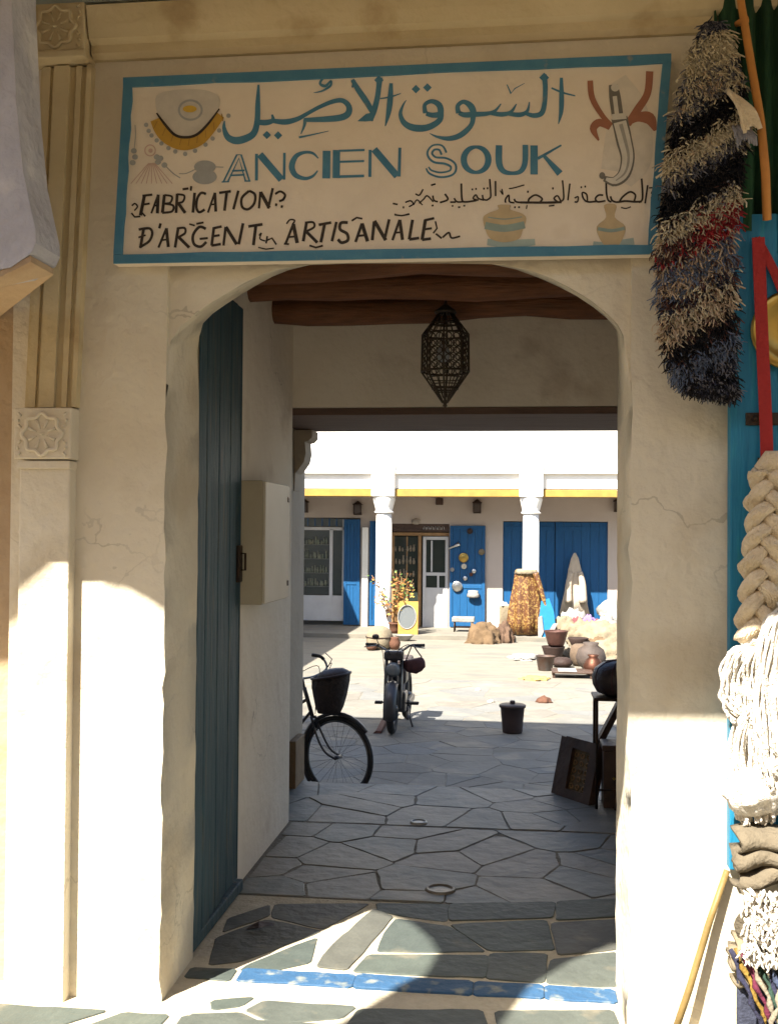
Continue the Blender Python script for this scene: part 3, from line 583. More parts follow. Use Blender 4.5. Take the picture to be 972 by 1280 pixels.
for p, q in (([(835, 210), (800, 206), (788, 188)], 9), ([(788, 238), (798, 240)], 9), ([(812, 238), (824, 240)], 9), ([(790, 212), (760, 205), (756, 166), (736, 190), (736, 212)], 8), ([(756, 126), (786, 122), (850, 104)], 6), ([(704, 138), (720, 162), (714, 128)], 6),
    ([(675, 80), (676, 172)], 8), ([(640, 68), (646, 150), (644, 180), (622, 196)], 8), ([(626, 196), (602, 190), (596, 164)], 8), ([(600, 126), (610, 126)], 9), ([(622, 124), (632, 124)], 9), ([(606, 196), (572, 186), (556, 164), (540, 186), (572, 197)], 8),
    ([(530, 131), (540, 131)], 9), ([(552, 128), (562, 128)], 9), ([(560, 198), (492, 207), (472, 190), (468, 95)], 9), ([(478, 206), (442, 206), (424, 184)], 8), ([(448, 240), (462, 238)], 8), ([(480, 231), (492, 229)], 8), ([(410, 232), (420, 230)], 8), ([(434, 208), (400, 208)], 8),
    ):
    ribbon(b, E_, p, q, len(p) > 2)
b.build('arabic_text', INK, SG); b = pad(6)
for p, q in (([(368, 158), (386, 192), (338, 211)], 9), ([(326, 206), (302, 197), (295, 168)], 8), ([(288, 230), (300, 228)], 9), ([(298, 207), (262, 170), (240, 190), (212, 216)], 7), ([(284, 106), (312, 98)], 8), ([(190, 158), (214, 166), (236, 130)], 7),
    ([(52, 216), (82, 222)], 8), ([(112, 240), (122, 240)], 10), ([(128, 210), (160, 200), (176, 220), (150, 236)], 7), ([(178, 226), (200, 194), (232, 226)], 6), ([(62, 280), (100, 291), (152, 278)], 6)):
    ribbon(b, E_, p, q, len(p) > 2)
o = b.build('arabic_text', INK, SG); o['kind'] = 'stuff'
# painted pictures: necklace, dagger, pots
b = pad(0); blob(b, G, [(300, 190), (420, 150), (560, 140), (700, 150), (800, 200), (800, 300), (700, 430), (610, 505), (530, 525), (450, 505), (370, 425), (300, 320)]); b.build('necklace_ground', paint('grey', (.56, .51, .43)), SG)
b = pad(9); ribbon(b, G, [(290, 385), (335, 480), (410, 552), (520, 588), (640, 552), (735, 455), (815, 350)], (80, 88, 88, 88, 88, 80, 66)); b.build('necklace_band', paint('amber', (.50, .29, .045)), SG)
b = pad(19); ribbon(b, G, [(300, 335), (370, 430), (445, 510), (530, 532), (620, 512), (710, 430), (808, 300)], (12, 20, 20, 20, 20, 18, 10)); b.build('necklace_line', INK, SG)
b = pad(19)
for i in range(9):
    t = i / 8; x = 300 + 520 * t; y = 400 + 170 * math.sin(math.pi * t) - 60 * t; b = pad(19); ribbon(b, G, [(x + 6, y), (x - 4 + 40 * (t - .5), y + 60)], 7, False); b.build('necklace_segment', paint('ochre', (.36, .20, .04)), SG)
b = pad(6)
for x, y in ((215, 430), (235, 478), (258, 515), (300, 555), (338, 580), (395, 618), (450, 645), (530, 665), (610, 640), (695, 590), (752, 540), (805, 475), (880, 355)): b = pad(6); blob(b, G, ell(x, y, 18, 18, 8)); b.build('painted_bead', paint('slate', (.34, .34, .32)), SG)
b = pad(6); b = pad(6); blob(b, G, ell(690, 770, 88, 52)); blob(b, G, ell(688, 850, 98, 60)); ribbon(b, G, [(480, 825), (540, 822), (610, 790)], 7); ribbon(b, G, [(770, 770), (840, 772)], 7)
b.build('painted_clasp', paint('slate', (.27, .30, .30)), SG); b = pad(6)
for x, y in ((115, 640), (125, 690), (105, 735), (300, 690), (330, 700), (310, 730), (362, 755)): b = pad(6); blob(b, G, ell(x, y, 24, 22, 8)); b.build('painted_bead', paint('slate', (.34, .34, .32)), SG)
b = pad(6); ribbon(b, G, [(125, 430), (128, 520), (118, 620)], 6); b.build('painted_thread', paint('slate', (.34, .34, .32)), SG); b = pad(6); ribbon(b, G, [(370, 760), (430, 820), (490, 860)], 8)
b.build('painted_pendant', paint('slate', (.27, .30, .30)), SG); b = pad(6); ribbon(b, G, ell(572, 310, 92, 78), 16, True, True); b.build('painted_oval', paint('slate', (.27, .30, .30)), SG)
b = pad(16); blob(b, G, ell(568, 302, 56, 28)); b.build('painted_jewel', paint('gold', (.58, .37, .05)), SG)
b = pad(6); ribbon(b, G, ell(246, 636, 42, 44), 9, True, True); blob(b, G, ell(250, 638, 18, 18, 8))
for i in range(9): ribbon(b, G, [(235 + i * 6, 740), (90 + i * 42, 905)], 6, False)
b.build('painted_tassel', paint('pink', (.55, .38, .31)), SG)
b = pad(0); ribbon(b, H_, [(430, 170), (560, 400), (600, 700), (570, 900), (500, 1080)], (140, 200, 240, 240, 90)); ribbon(b, H_, [(400, 560), (400, 760), (370, 960)], (120, 170, 160)); b.build('dagger_ground', paint('bluegrey', (.64, .575, .475)), SG)
b = pad(9); ribbon(b, H_, [(440, 500), (482, 700), (512, 850), (482, 990), (400, 1056), (308, 1030)], (128, 126, 112, 98, 78, 44)); ribbon(b, H_, [(424, 480), (402, 320), (388, 215)], (92, 90, 70)); blob(b, H_, ell(292, 1005, 26, 30, 8)); b.build('dagger_outline', paint('darkgrey', (.17, .155, .13)), SG)
b = pad(20); ribbon(b, H_, [(444, 540), (484, 700), (512, 850), (480, 985), (402, 1050), (325, 1035)], (100, 98, 86, 72, 54, 24)); ribbon(b, H_, [(418, 470), (400, 318)], (34, 34)); blob(b, H_, ell(404, 242, 36, 34, 10)); ribbon(b, H_, [(376, 498), (500, 488)], 46, False); b.build('dagger_sheath', paint('pale', (.60, .56, .48)), SG)
b = pad(30); ribbon(b, H_, [(452, 560), (490, 700), (520, 850), (490, 980), (410, 1050)], (30, 26, 20, 16, 8)); b.build('dagger_shading', paint('midgrey', (.34, .32, .28)), SG)
b = pad(6); ribbon(b, H_, [(188, 180), (205, 330), (290, 480), (372, 570)], (44, 46, 40, 36)); ribbon(b, H_, [(704, 100), (684, 290), (600, 430), (512, 560)], (58, 56, 62, 56)); ribbon(b, H_, [(360, 590), (270, 545), (215, 600), (262, 700)], (40, 62, 56, 14)); ribbon(b, H_, [(520, 540), (600, 500), (700, 510), (752, 615)], (50, 70, 96, 24)); b.build('dagger_cord', paint('russet', (.32, .13, .075)), SG)
b = pad(6); blob(b, E_, [(690, 226), (766, 226), (764, 252), (836, 278), (862, 310), (840, 380), (815, 432), (730, 452), (645, 430), (612, 370), (600, 305), (630, 276), (692, 252)]); b.build('painted_pot', paint('clay', (.50, .385, .225)), SG); b = pad(6); blob(b, F_, [(508, 226), (582, 226), (572, 300), (636, 356), (620, 430), (582, 482), (522, 482), (476, 420), (464, 356), (520, 300)]); b.build('painted_vase', paint('clay', (.47, .33, .15)), SG)
b = pad(16); ribbon(b, E_, [(612, 350), (730, 368), (852, 346)], 34); ribbon(b, E_, [(630, 300), (730, 312), (836, 298)], 5); b.build('pot_band', paint('teal', (.25, .32, .28)), SG); b = pad(16); ribbon(b, F_, [(470, 370), (550, 382), (632, 368)], 16); b.build('vase_band', paint('teal', (.25, .32, .28)), SG)
b = pad(0); ribbon(b, E_, [(625, 450), (760, 462), (915, 450)], (30, 40, 30)); b.build('painted_shadow', paint('teal2', (.36, .44, .40)), SG); b = pad(0); ribbon(b, F_, [(440, 465), (520, 475), (690, 450)], (30, 40, 40)); b.build('painted_shadow', paint('teal2', (.36, .44, .40)), SG)

# ------------------------------------------------------------------ hanging lantern
LANT = mat('lantern_metal', (.085, .068, .052), (.055, .042, .032), 20, .55, .3, 50, metal=.3)
LN = thing('hanging_lantern', 'pierced dark metal lantern hanging from the passage ceiling', 'lantern', (-.395, 1.5, 2.42))
cx, cy = -.395, 1.5
def ring8(r, z, a0=0): return [(cx + r * math.cos(a0 + i * math.pi / 4), cy + r * math.sin(a0 + i * math.pi / 4), z) for i in range(8)]
b = MB(); rz = [(.03, 2.905), (.121, 2.785), (.124, 2.59), (.012, 2.428)]
for r_, z_ in ((.121, 2.785), (.124, 2.59), (.065, 2.50), (.075, 2.845)): b.tube(ring8(r_, z_), .0055, 5, closed=True)
for i in range(8):
    b.tube([ring8(r_, z_)[i] for r_, z_ in rz], .0052, 5)
b.build('frame', LANT, LN)
b = MB()
for i in range(8):
    p, q = Vector(ring8(.1225, 0)[i]), Vector(ring8(.1225, 0)[(i + 1) % 8])
    for rowz in range(5):
        zc_ = 2.61 + rowz * .038
        for hcol in (.27, .73):
            c_ = p.lerp(q, hcol); c_.z = zc_; t_ = (q - p).normalized()
            b.tube([c_ + t_ * (.018 * math.cos(2 * math.pi * k / 9)) + Vector((0, 0, .017 * math.sin(2 * math.pi * k / 9))) for k in range(9)], .0034, 4, closed=True)
    for (ra, za_, rb_, zb_, m_) in ((.121, 2.785, .04, 2.895, 3), (.124, 2.59, .03, 2.455, 4)):
        for k in range(1, m_):
            t = k / m_; r_, z_ = ra + (rb_ - ra) * t, za_ + (zb_ - za_) * t
            b.tube([ring8(r_, z_)[i], ring8(r_, z_)[(i + 1) % 8]], .003, 4)
        mp = [(Vector(ring8(ra, za_)[i]) + Vector(ring8(ra, za_)[(i + 1) % 8])) / 2, (Vector(ring8(rb_, zb_)[i]) + Vector(ring8(rb_, zb_)[(i + 1) % 8])) / 2]
        b.tube(mp, .003, 4)
b.build('fretwork', LANT, LN)
b = MB(); b.lathe((cx, cy, 2.895), [(.055, 0), (.06, .012), (.035, .03), (.012, .05), (.007, .06), (.007, .15)], 12); b.tube([(cx + .02 * math.cos(i * .785), cy, 2.99 + .02 * math.sin(i * .785)) for i in range(8)], .005, 5, closed=True); b.build('cap', LANT, LN)
b = MB(); b.lathe((cx, cy, 2.40), [(.002, 0), (.012, .012), (.008, .022), (.016, .032), (.01, .04)], 10); b.build('finial', LANT, LN)
b = MB(); b.lathe((cx - .01, cy, 2.66), [(.008, .10), (.014, .09), (.02, .07), (.035, .035), (.036, .01), (.022, -.014), (.004, -.02)], 12); b.tube([(cx - .01, cy, 2.75), (cx - .005, cy, 2.9)], .004, 5); b.build('bulb', mat('bulb_glass', (.45, .48, .52), None, 3, .1, spec=.6), LN)

# ------------------------------------------------------------------ floor fittings
for (px, py, lab) in ((523, 1027, 'small round metal floor cap in the paving nearer the courtyard'), (550, 1111, 'round metal drain cover in the passage paving nearer the threshold')):
    p = onz(px, py, .008); b = MB(); r_ = .042 if py < 1100 else .06
    b.lathe((p.x, p.y, .0), [(r_ * 1.25, -.01), (r_ * 1.25, .006), (r_ * 1.12, .013), (r_, .013), (r_ * .96, .006), (r_ * .5, .0075), (.01, .009)], 24)
    one(b, 'drain_cover', mat('bright_cap', (.42, .41, .38), None, 8, .45, metal=.5) if py < 1100 else mat('worn_metal', (.22, .19, .15), None, 9, .45, .3, 40, metal=.6), lab, 'drain cover', (p.x, p.y, 0), 'round covers set in the passage floor')
p = onz(322, 1161, .004); b = MB()
b.add([(p.x - .05, p.y - .03, .010), (p.x + .01, p.y - .022, .022), (p.x + .07, p.y + .05, .014), (p.x + .0, p.y + .022, .030), (p.x - .03, p.y + .0, .016)], [(0, 1, 4), (1, 3, 4), (1, 2, 3)]); b2 = b
b.add([(x, y, z - .006) for x, y, z in b.v], [(0, 4, 1), (1, 4, 3), (1, 3, 2), (0, 1, 4)])
one(b, 'dry_leaf', DARKW, 'dark curled dry leaf lying on the passage floor by the blue door', 'leaf', (p.x, p.y, 0))

# ------------------------------------------------------------------ across the street: house, and an unseen cloth awning added to shade the gate
op = thing('opposite_house', 'plain plastered house across the street behind the viewer', 'building', (0, -5.3, 0))
b = MB(); b.box((-12, -7, -.2), (12, -5.3, 5.0)); b.build('wall', PLASTER, op)
b = MB(); b.box((-12, -5.5, 5.002), (12, -5.24, 5.1), .01); b.build('coping', PLASTER_W, op)
aw = thing('shade_awning', 'unseen brown cloth awning added over the street to shade the gate', 'awning', (0, Y0, 4.0))
edge = [(-5.0, -2.2), (-3.6, -2.2), (-3.1, -2.17), (-2.96, -2.12), (-2.89, -2.09), (-2.81, -2.055), (-2.74, -2.02), (-2.70, -2.0), (-2.66, -2.015), (-2.62, -2.045), (-2.54, -2.055), (-2.48, -2.085), (-2.43, -2.115), (-2.36, -2.15), (-2.23, -2.24), (-2.13, -2.42), (-2.08, -2.57), (-2.11, -2.8), (-2.22, -2.96), (-2.29, -3.09), (-2.39, -3.28), (-2.42, -3.6), (-2.3, -3.85), (-2.05, -3.9), (-1.88, -3.7), (-1.82, -3.4), (-1.81, -3.2), (-1.70, -2.86), (-1.54, -2.6), (-1.34, -2.37), (-1.1, -2.38), (-.89, -2.375), (-.5, -2.37), (-.46, -2.32), (-.25, -2.34), (.9, -2.36), (1.8, -2.3), (4.5, -2.35)]  # outline shaped so its shadow gives the light pattern on wall and floor
b = MB(); b.prism(edge + [(4.5, Y0 - .01), (-5.0, Y0 - .01)], lambda u, v, d: (u, v, d), 4.0, 4.012)
b.build('cloth', REED, aw)
for x in (-3.4, -.2, 3.0):
    b = MB(); b.tube([(x, Y0 + .01, 4.05), (x, -1.72, 4.035)], .022, 8); b.build('pole', BROWNW, aw)

# ------------------------------------------------------------------ shop on the right: shutter, rugs, wool
YB = -.30
sh = thing('blue_shutter', 'turquoise blue wooden shop shutter with iron straps at the right edge', 'shutter', (.75, YB, .5))
x0 = at(912, 600, YB).x; zt = at(912, 268, YB).z; zbm = .60
b = MB(); b.box((x0, YB, zbm), (x0 + .155, YB + .055, zt), .004); b.build('stile', TURQ, sh)
b = MB(); b.box((x0 + .157, YB + .004, zt - .13), (x0 + .75, YB + .05, zt), .004); b.build('rail', TURQ, sh)
b = MB(); b.box((x0 + .157, YB + .004, zbm), (x0 + .75, YB + .05, zbm + .2), .004); b.build('rail', TURQ, sh)
for i in range(4):
    b = MB(); b.box((x0 + .157 + i * .15, YB + .022, zbm + .2), (x0 + .303 + i * .15, YB + .045, zt - .131), .003); b.build('plank', TURQ, sh)
for zz, xx in ((at(930, 524, YB).z, .05), (at(945, 580, YB).z, .09)):
    b = MB(); b.box((x0 + xx, YB - .007, zz - .022), (x0 + .6, YB + .0, zz + .022), .002)
    for k in range(3): b.lathe((x0 + xx + .03 + k * .12, YB - .012, zz), [(.001, -.008), (.008, -.004), (.008, .004), (.001, .008)], 8)
    b.build('iron_strap', IRON, sh)
b = MB()
zz = at(935, 840 - 150, YB).z; b.box((x0 + .055, YB - .02, zz - .05), (x0 + .075, YB, zz + .02), .003); b.build('bolt', IRON, sh)
# red ribbon
nail = at(945, 298, YB - .03)
rib = thing('red_ribbon', 'long red ribbon looped over a nail on the turquoise shutter', 'ribbon', (nail.x, YB - .02, 2.0))
def strap(path, wd, Yv, m_, nm, par, th=.004):
    b = MB(); P = smooth_path([Vector((x, Yv, z)) for x, z in path], 5); L_, R_ = [], []
    for i, p in enumerate(P):
        d = (P[min(i + 1, len(P) - 1)] - P[max(i - 1, 0)]).normalized(); nn = Vector((-d.z, 0, d.x)); L_.append(p + nn * wd / 2); R_.append(p - nn * wd / 2)
    m2 = len(P); yo = Vector((0, th, 0))
    b.add(L_ + R_ + [p + yo for p in L_] + [p + yo for p in R_], [(i, i + 1, m2 + i + 1, m2 + i) for i in range(m2 - 1)] + [(2 * m2 + i, 3 * m2 + i, 3 * m2 + i + 1, 2 * m2 + i + 1) for i in range(m2 - 1)] + [(i, 2 * m2 + i, 2 * m2 + i + 1, i + 1) for i in range(m2 - 1)] + [(m2 + i, m2 + i + 1, 3 * m2 + i + 1, 3 * m2 + i) for i in range(m2 - 1)])
    return b.build(nm, m_, par)
def xz(x, y, Y=YB - .02): p = at(x, y, Y); return (p.x, p.z)
strap([xz(946, 298), xz(948, 350), xz(952, 450), xz(956, 540), xz(957, 592)], .042, YB - .034, REDC, 'front_length', rib)
strap([xz(944, 298), xz(957, 320), xz(972, 352), xz(992, 410), xz(1012, 520)], .030, YB - .022, REDC, 'back_length', rib)
b = MB(); b.lathe((nail.x, YB - .02, nail.z), [(.004, -.006), (.009, -.002), (.009, .004), (.003, .008)], 8); b.build('nail_head', IRON, rib)
# brass plate
p = at(990, 412, YB - .03); pl = MB()
for i in range(1): pass
prof = [(.002, 0), (.05, .002), (.09, .0), (.10, .012), (.128, .016), (.138, .008), (.138, .003), (.1, -.006), (.002, -.008)]
pl.lathe((0, 0, 0), prof, 36); pl.v = [(x + p.x, YB - .018 - z, y + p.z) for x, y, z in pl.v]
one(pl, 'brass_plate', BRASS, 'round brass plate hung on the turquoise shutter at the right edge', 'plate', (p.x, YB - .02, p.z - .138))

# shaggy yarn tufts
def tufts(mb, pts, ln, r, rg, down=.7, spread=.6, seg=3, cl=1):
  for p_ in pts:
    d0 = Vector((rg.uniform(-spread, spread), -rg.uniform(.35, 1.0), -down + rg.uniform(-.5, .5))).normalized()
    for _c in range(cl):
        p = Vector(p_) + (Vector((rg.uniform(-.006, .006), 0, rg.uniform(-.006, .006))) if cl > 1 else Vector((0, 0, 0)))
        d = (d0 + Vector((rg.gauss(0, .25), rg.gauss(0, .2), rg.gauss(0, .25)))).normalized() if cl > 1 else Vector((rg.uniform(-spread, spread), -rg.uniform(.35, 1.0), -down + rg.uniform(-.5, .5))).normalized()
        L_ = ln * rg.uniform(.45, 1.5); P = [Vector(p)]
        for k in range(seg):
            d = (d + Vector((rg.uniform(-.7, .7), rg.uniform(-.45, .35), -.35 + rg.uniform(-.4, .4)))).normalized(); P.append(P[-1] + d * L_ / seg)
        rr = r * rg.uniform(.7, 1.3); mb.tube(P, [rr, rr * 1.15, rr, rr * .9, rr * .6][:seg + 1], 3 if cl > 1 else 4)
YR = YB - .06
rug = thing('rag_rug', 'shaggy multicoloured rag rug hanging beside the signboard', 'rug', (.65, YR, 2.15))
Lp = [(884, 28), (862, 80), (846, 140), (838, 190), (828, 260), (822, 325), (824, 370), (832, 420), (842, 466), (862, 482)]
Rp = [(898, 30), (918, 90), (930, 140), (926, 190), (918, 240), (914, 280), (914, 350), (914, 420), (914, 478), (914, 490)]
def rugpt(u, v):
    i = min(int(v * 9), 8); t = v * 9 - i
    l = lerp(Lp[i], Lp[i + 1], t); r_ = lerp(Rp[i], Rp[i + 1], t); return lerp(l, r_, u)
b = MB(); vs = []
for j in range(28):
    for i in range(5):
        q = at(*rugpt(.06 + .88 * i / 4, j / 27), YR + .012 * math.sin(j * .9 + i)); vs.append(q)
b.add(vs, [(j * 5 + i, j * 5 + i + 1, j * 5 + i + 6, j * 5 + i + 5) for j in range(27) for i in range(4)], True)
o = b.build('backing', mat('rug_dark', (.02, .018, .02), None, 20, .95, .5, 60), rug); o.modifiers.new('s', 'SOLIDIFY').thickness = .012
YARN = {k: mat('yarn_' + k, c, tuple(q * .6 for q in c), 30, .95, .4, 90) for k, c in dict(cream=(.72, .62, .43), black=(.016, .014, .016), grey=(.25, .24, .26), blue=(.17, .21, .30), red=(.36, .03, .035), brown=(.14, .065, .05), beige=(.60, .45, .31), navy=(.05, .055, .085)).items()}
bins = {k: [] for k in YARN}; rgt = random.Random(5)
for _ in range(5200):
    u, v = rgt.random(), rgt.random(); x, y = rugpt(u, v); yd = y + (x - 870) * .62 + rgt.uniform(-5, 5)
    r_ = rgt.random()
    if yd < 55: k = 'navy' if r_ < .5 else 'grey'
    elif yd < 92: k = 'cream' if r_ < .9 else 'grey'
    elif yd < 138: k = 'grey' if r_ < .45 else ('cream' if r_ < .7 else ('navy' if r_ < .9 else 'beige'))
    elif yd < 172: k = 'black'
    elif yd < 196: k = 'cream' if r_ < .9 else 'beige'
    elif yd < 216: k = 'grey' if r_ < .6 else ('cream' if r_ < .75 else 'navy')
    elif yd < 254: k = 'black'
    elif yd < 276: k = 'cream' if r_ < .6 else ('brown' if r_ < .8 else 'grey')
    elif yd < 312: k = ('red' if r_ < .75 else 'beige') if x > 872 else ('brown' if r_ < .5 else ('beige' if r_ < .65 else ('red' if r_ < .8 else 'navy')))
    elif yd < 352: k = 'blue' if r_ < .5 else ('beige' if r_ < .75 else ('grey' if r_ < .9 else 'brown'))
    elif yd < 378: k = 'brown' if r_ < .4 else ('navy' if r_ < .7 else 'cream')
    elif yd < 404: k = 'beige' if r_ < .6 else ('cream' if r_ < .8 else 'black')
    elif yd < 436: k = 'black' if r_ < .85 else 'brown'
    elif yd < 468: k = 'blue' if r_ < .6 else ('grey' if r_ < .75 else 'black')
    else: k = 'black' if r_ < .6 else ('grey' if r_ < .8 else 'navy')
    bins[k].append(at(x, y, YR - .008))
for k, pts in bins.items():
    if pts:
        b = MB(); tufts(b, pts, .050 if k in ('cream', 'beige') else .044, .0030 if k in ('cream', 'beige', 'red') else .0024, rgt, .3, 1.2, 4, 6)
        o = b.build('yarn_pile', YARN[k], rug); o['kind'] = 'stuff'
# cream tassel folded over the rug's right side
tas = thing('cream_tassel', 'cream woollen tassel sticking out from the right side of the rag rug', 'tassel', at(925, 185, YR - .06))
b = MB()
for i in range(7):
    q0, q1 = at(908 + i * 2.2, 112 + i * 2, YR - .05), at(930 + i * 3.2, 158 - i * 1 + abs(i - 3) * 3, YR - .07)
    b.tube(smooth_path([q0, q0.lerp(q1, .5) + Vector((.008, -.02, .006)), q1], 4), .009, 6)
b.build('bundle', WOOL, tas)
b = MB()
for i in range(10):
    q0, q1 = at(915 + i * 2.5, 160 + rgt.uniform(-4, 4), YR - .06), at(918 + i * 3, 180 + rgt.uniform(-8, 6), YR - .07); b.tube([q0, q0.lerp(q1, .5) + Vector((.004, -.006, 0)), q1], [.006, .007, .003], 5)
b.build('ends', YARN['grey'], tas)
# green curtain, dark shop opening, orange pole
gc = MB(); Yg = YB + .02; gx0, gx1 = at(892, 100, Yg).x, at(1100, 100, Yg).x; z0 = zt - .06
m2 = 60; vs = []
for i in range(m2):
    t = i / (m2 - 1); x = gx0 + (gx1 - gx0) * t; yy = Yg + .022 * math.sin(t * 55) + .01 * math.sin(t * 23 + 1)
    for z in (z0, 3.98): vs.append((x, yy, z))
gc.add(vs, [(2 * i, 2 * i + 2, 2 * i + 3, 2 * i + 1) for i in range(m2 - 1)], True)
o = one(gc, 'green_curtain', GREENC, 'dark green cloth hanging above the turquoise shutter', 'curtain', (gx0, Yg, z0)); o.modifiers.new('s', 'SOLIDIFY').thickness = .006
b = MB(); Yp = YB - .10
b.tube([at(921, -60, Yp), at(925, 0, Yp), at(938, 80, Yp), at(950, 150, Yp), at(956, 215, Yp), at(958, 275, Yp + .06)], [.013, .013, .014, .014, .015, .015], 8)
b.tube([at(934, 24, Yp), at(928, 26, Yp), at(920, 30, Yp + .03)], [.012, .013, .010], 8)
q = at(958, 275, Yp + .06); one(b, 'orange_pole', ORANGE, 'bent orange wooden pole in front of the green cloth at the top right', 'pole', q)

# cream wool braid
br = thing('wool_braid', 'thick plaited cream wool braid hanging below the red ribbon', 'braid', at(940, 800, YB - .07))
path = [at(962, 590, YB - .085), at(958, 640, YB - .085), at(952, 690, YB - .09), at(950, 740, YB - .09), at(943, 800, YB - .09)]
for s_ in range(3):
    pts = []
    for i in range(49):
        t = i / 48; k = min(int(t * 4), 3); c_ = path[k].lerp(path[k + 1], t * 4 - k); ph = t * 15 + s_ * 2 * math.pi / 3
        pts.append(c_ + Vector((.044 * math.sin(ph), -.020 * math.sin(2 * ph), 0)))
    b = MB(); rgb_ = random.Random(90 + s_)
    for yq in range(22):
        a0 = 2 * math.pi * yq / 22; yp = []
        for i in range(0, 49):
            rad_ = .029 * (.82 + .22 * math.sin(i * .7 + s_)) * rgb_.uniform(.93, 1.07); aa = a0 + i * .09 + rgb_.uniform(-.05, .05); yp.append(pts[i] + Vector((math.cos(aa) * rad_, math.sin(aa) * rad_, 0)))
        b.tube(yp, .0062 * rgb_.uniform(.7, 1.2), 5)
    b.tube(pts, .026, 8); b.build('strand', WOOL, br)
b = MB(); b.tube([path[0] + Vector((-.03, 0, 0)), path[0] + Vector((0, -.01, .035)), path[0] + Vector((.05, 0, .04)), path[0] + Vector((.09, 0, -.03))], [.03, .04, .04, .03], 9); b.build('knot', WOOL, br)

def skein(label, top, w_, h_, nst, m_, seed, yb=YB - .10, r=.013, cat='wool skein', nm='wool_skein'):
    rg_ = random.Random(seed); t = Vector(top); o = thing(nm, label, cat, (t.x, yb, t.z - h_), 'wool hanging at the shop front')
    b = MB()
    for i in range(nst):
        a = rg_.uniform(-1, 1); dx = a * w_ / 2; yo = rg_.uniform(-.05, .02); l = h_ * rg_.uniform(.75, 1.0)
        pts = [t + Vector((dx * .25, yo * .3, 0)), t + Vector((dx * .8, yo - .02, -.12 * l)), t + Vector((dx + rg_.uniform(-.01, .01), yo, -.45 * l)), t + Vector((dx * .95 + rg_.uniform(-.015, .015), yo, -.8 * l)), t + Vector((dx * .7, yo, -l))]
        sp_ = smooth_path(pts, 5); ph_ = rg_.uniform(0, 6); b.tube([q_ + Vector((.006 * math.sin(k_ * .9 + ph_), .005 * math.cos(k_ * .7 + ph_), 0)) for k_, q_ in enumerate(sp_)], r * rg_.uniform(.55, 1.1), 5)
    b.build('strands', m_, o)
    b = MB(); b.tube([t + Vector((-.03, -.01, 0)), t + Vector((0, -.02, .02)), t + Vector((.03, -.01, 0))], .022, 8); b.build('binding', m_, o)
skein('short tufted white wool skein at the lower end of the cream braid', at(938, 806, YB - .09), .19, .27, 210, WOOLW, 3, r=.005)
skein('long white wool skein falling beside the shutter edge above the cloth pile', at(944, 880, YB - .07), .17, .40, 210, WOOLW, 4, r=.006)
skein('bulky white wool skein at the right picture edge', at(985, 760, YB - .12), .22, .62, 240, WOOLW, 6, r=.0055)
b = MB(); q = at(939, 990, YB - .11); b.heap((q.x, q.y, q.z), (.088, .06, .075), 12, .25, 2.2, 3, False)
one(b, 'wool_ball', WOOLW, 'round ball of white wool tucked under the long white skein', 'wool ball', (q.x, q.y, q.z - .08))
# cloth pile on a low bench
bench = thing('goods_bench', 'low wooden bench under the cloth pile at the right edge', 'bench', (1.05, -.42, 0))
b = MB(); b.box((.80, -.44, .22), (1.8, -.31, .26), .006); b.build('seat', BROWNW, bench)
for x in (.84, 1.72):
    for y in (-.41, -.345): b = MB(); b.box((x - .025, y - .02, 0), (x + .025, y + .02, .22), .004); b.build('leg', BROWNW, bench)
def folded(nm, label, c_, size, m_, seed, cat, group=None, layers=3, kind='cloth'):
    o = thing(nm, label, cat, c_, group); rg_ = random.Random(seed)
    for k in range(layers):
        b = MB(); vs = []; nx_, ny_ = 15, 9; hh = size[2] / layers
        for j in range(ny_):
            a = -math.pi / 2 + math.pi * j / (ny_ - 1) + 0; 
            for i in range(nx_):
                u = i / (nx_ - 1) - .5
                yy = -math.cos(a) * size[1] * .5 * (1 + .12 * math.sin(u * 17 + seed + k)) + (.0)
                zz2 = (math.sin(a) * .5 + .5) * hh * (1 + .35 * math.sin(u * 13 + seed * 2 + k * 2) * math.cos(a)) + k * hh * .93 + .012 * math.sin(u * 9 + k + seed)
                vs.append(Vector(c_) + Vector((u * size[0] + .01 * math.sin(zz2 * 60), yy, zz2)))
        b.add(vs, [(j * nx_ + i, j * nx_ + i + 1, (j + 1) * nx_ + i + 1, (j + 1) * nx_ + i) for j in range(ny_ - 1) for i in range(nx_ - 1)], True)
        p_ = b.build('fold', m_, o); md = p_.modifiers.new('s', 'SOLIDIFY'); md.thickness = .012; md.offset = 1
    return o
folded('khaki_cloth', 'crumpled khaki cloth folded on top of the pile at the right edge', (.92, -.36, .60), (.42, .24, .17), CLOTHK, 2, 'cloth', None, 3)
folded('striped_cloth', 'crumpled beige cloth with deep folds in the middle of the pile at the right edge', (.93, -.37, .27), (.46, .26, .14), CLOTHC, 5, 'cloth', None, 3)
kn = thing('knotted_rug', 'white knotted shag rug draped over the cloth pile', 'rug', (.93, -.40, .42))
b = MB(); vs = []
for j in range(9):
    for i in range(12): vs.append((.715 + i * .04 + .012 * math.sin(j), -.47 - .03 * math.sin(j * .8) - .05 * math.sin(i * .5), .60 - j * .027 - .012 * math.sin(i * .9)))
b.add(vs, [(j * 12 + i, j * 12 + i + 1, j * 12 + i + 13, j * 12 + i + 12) for j in range(8) for i in range(11)], True); o = b.build('backing', CLOTHK, kn); o.modifiers.new('s', 'SOLIDIFY').thickness = .02
b = MB()
pts = [(.712 + rgt.random() * .46, -.49 - .03 * rgt.random() - .03, .385 + rgt.random() * .225) for _ in range(1100)]
tufts(b, pts, .034, .0045, rgt, .3, 1.2, 4); o = b.build('knots', WOOLW, kn); o['kind'] = 'stuff'
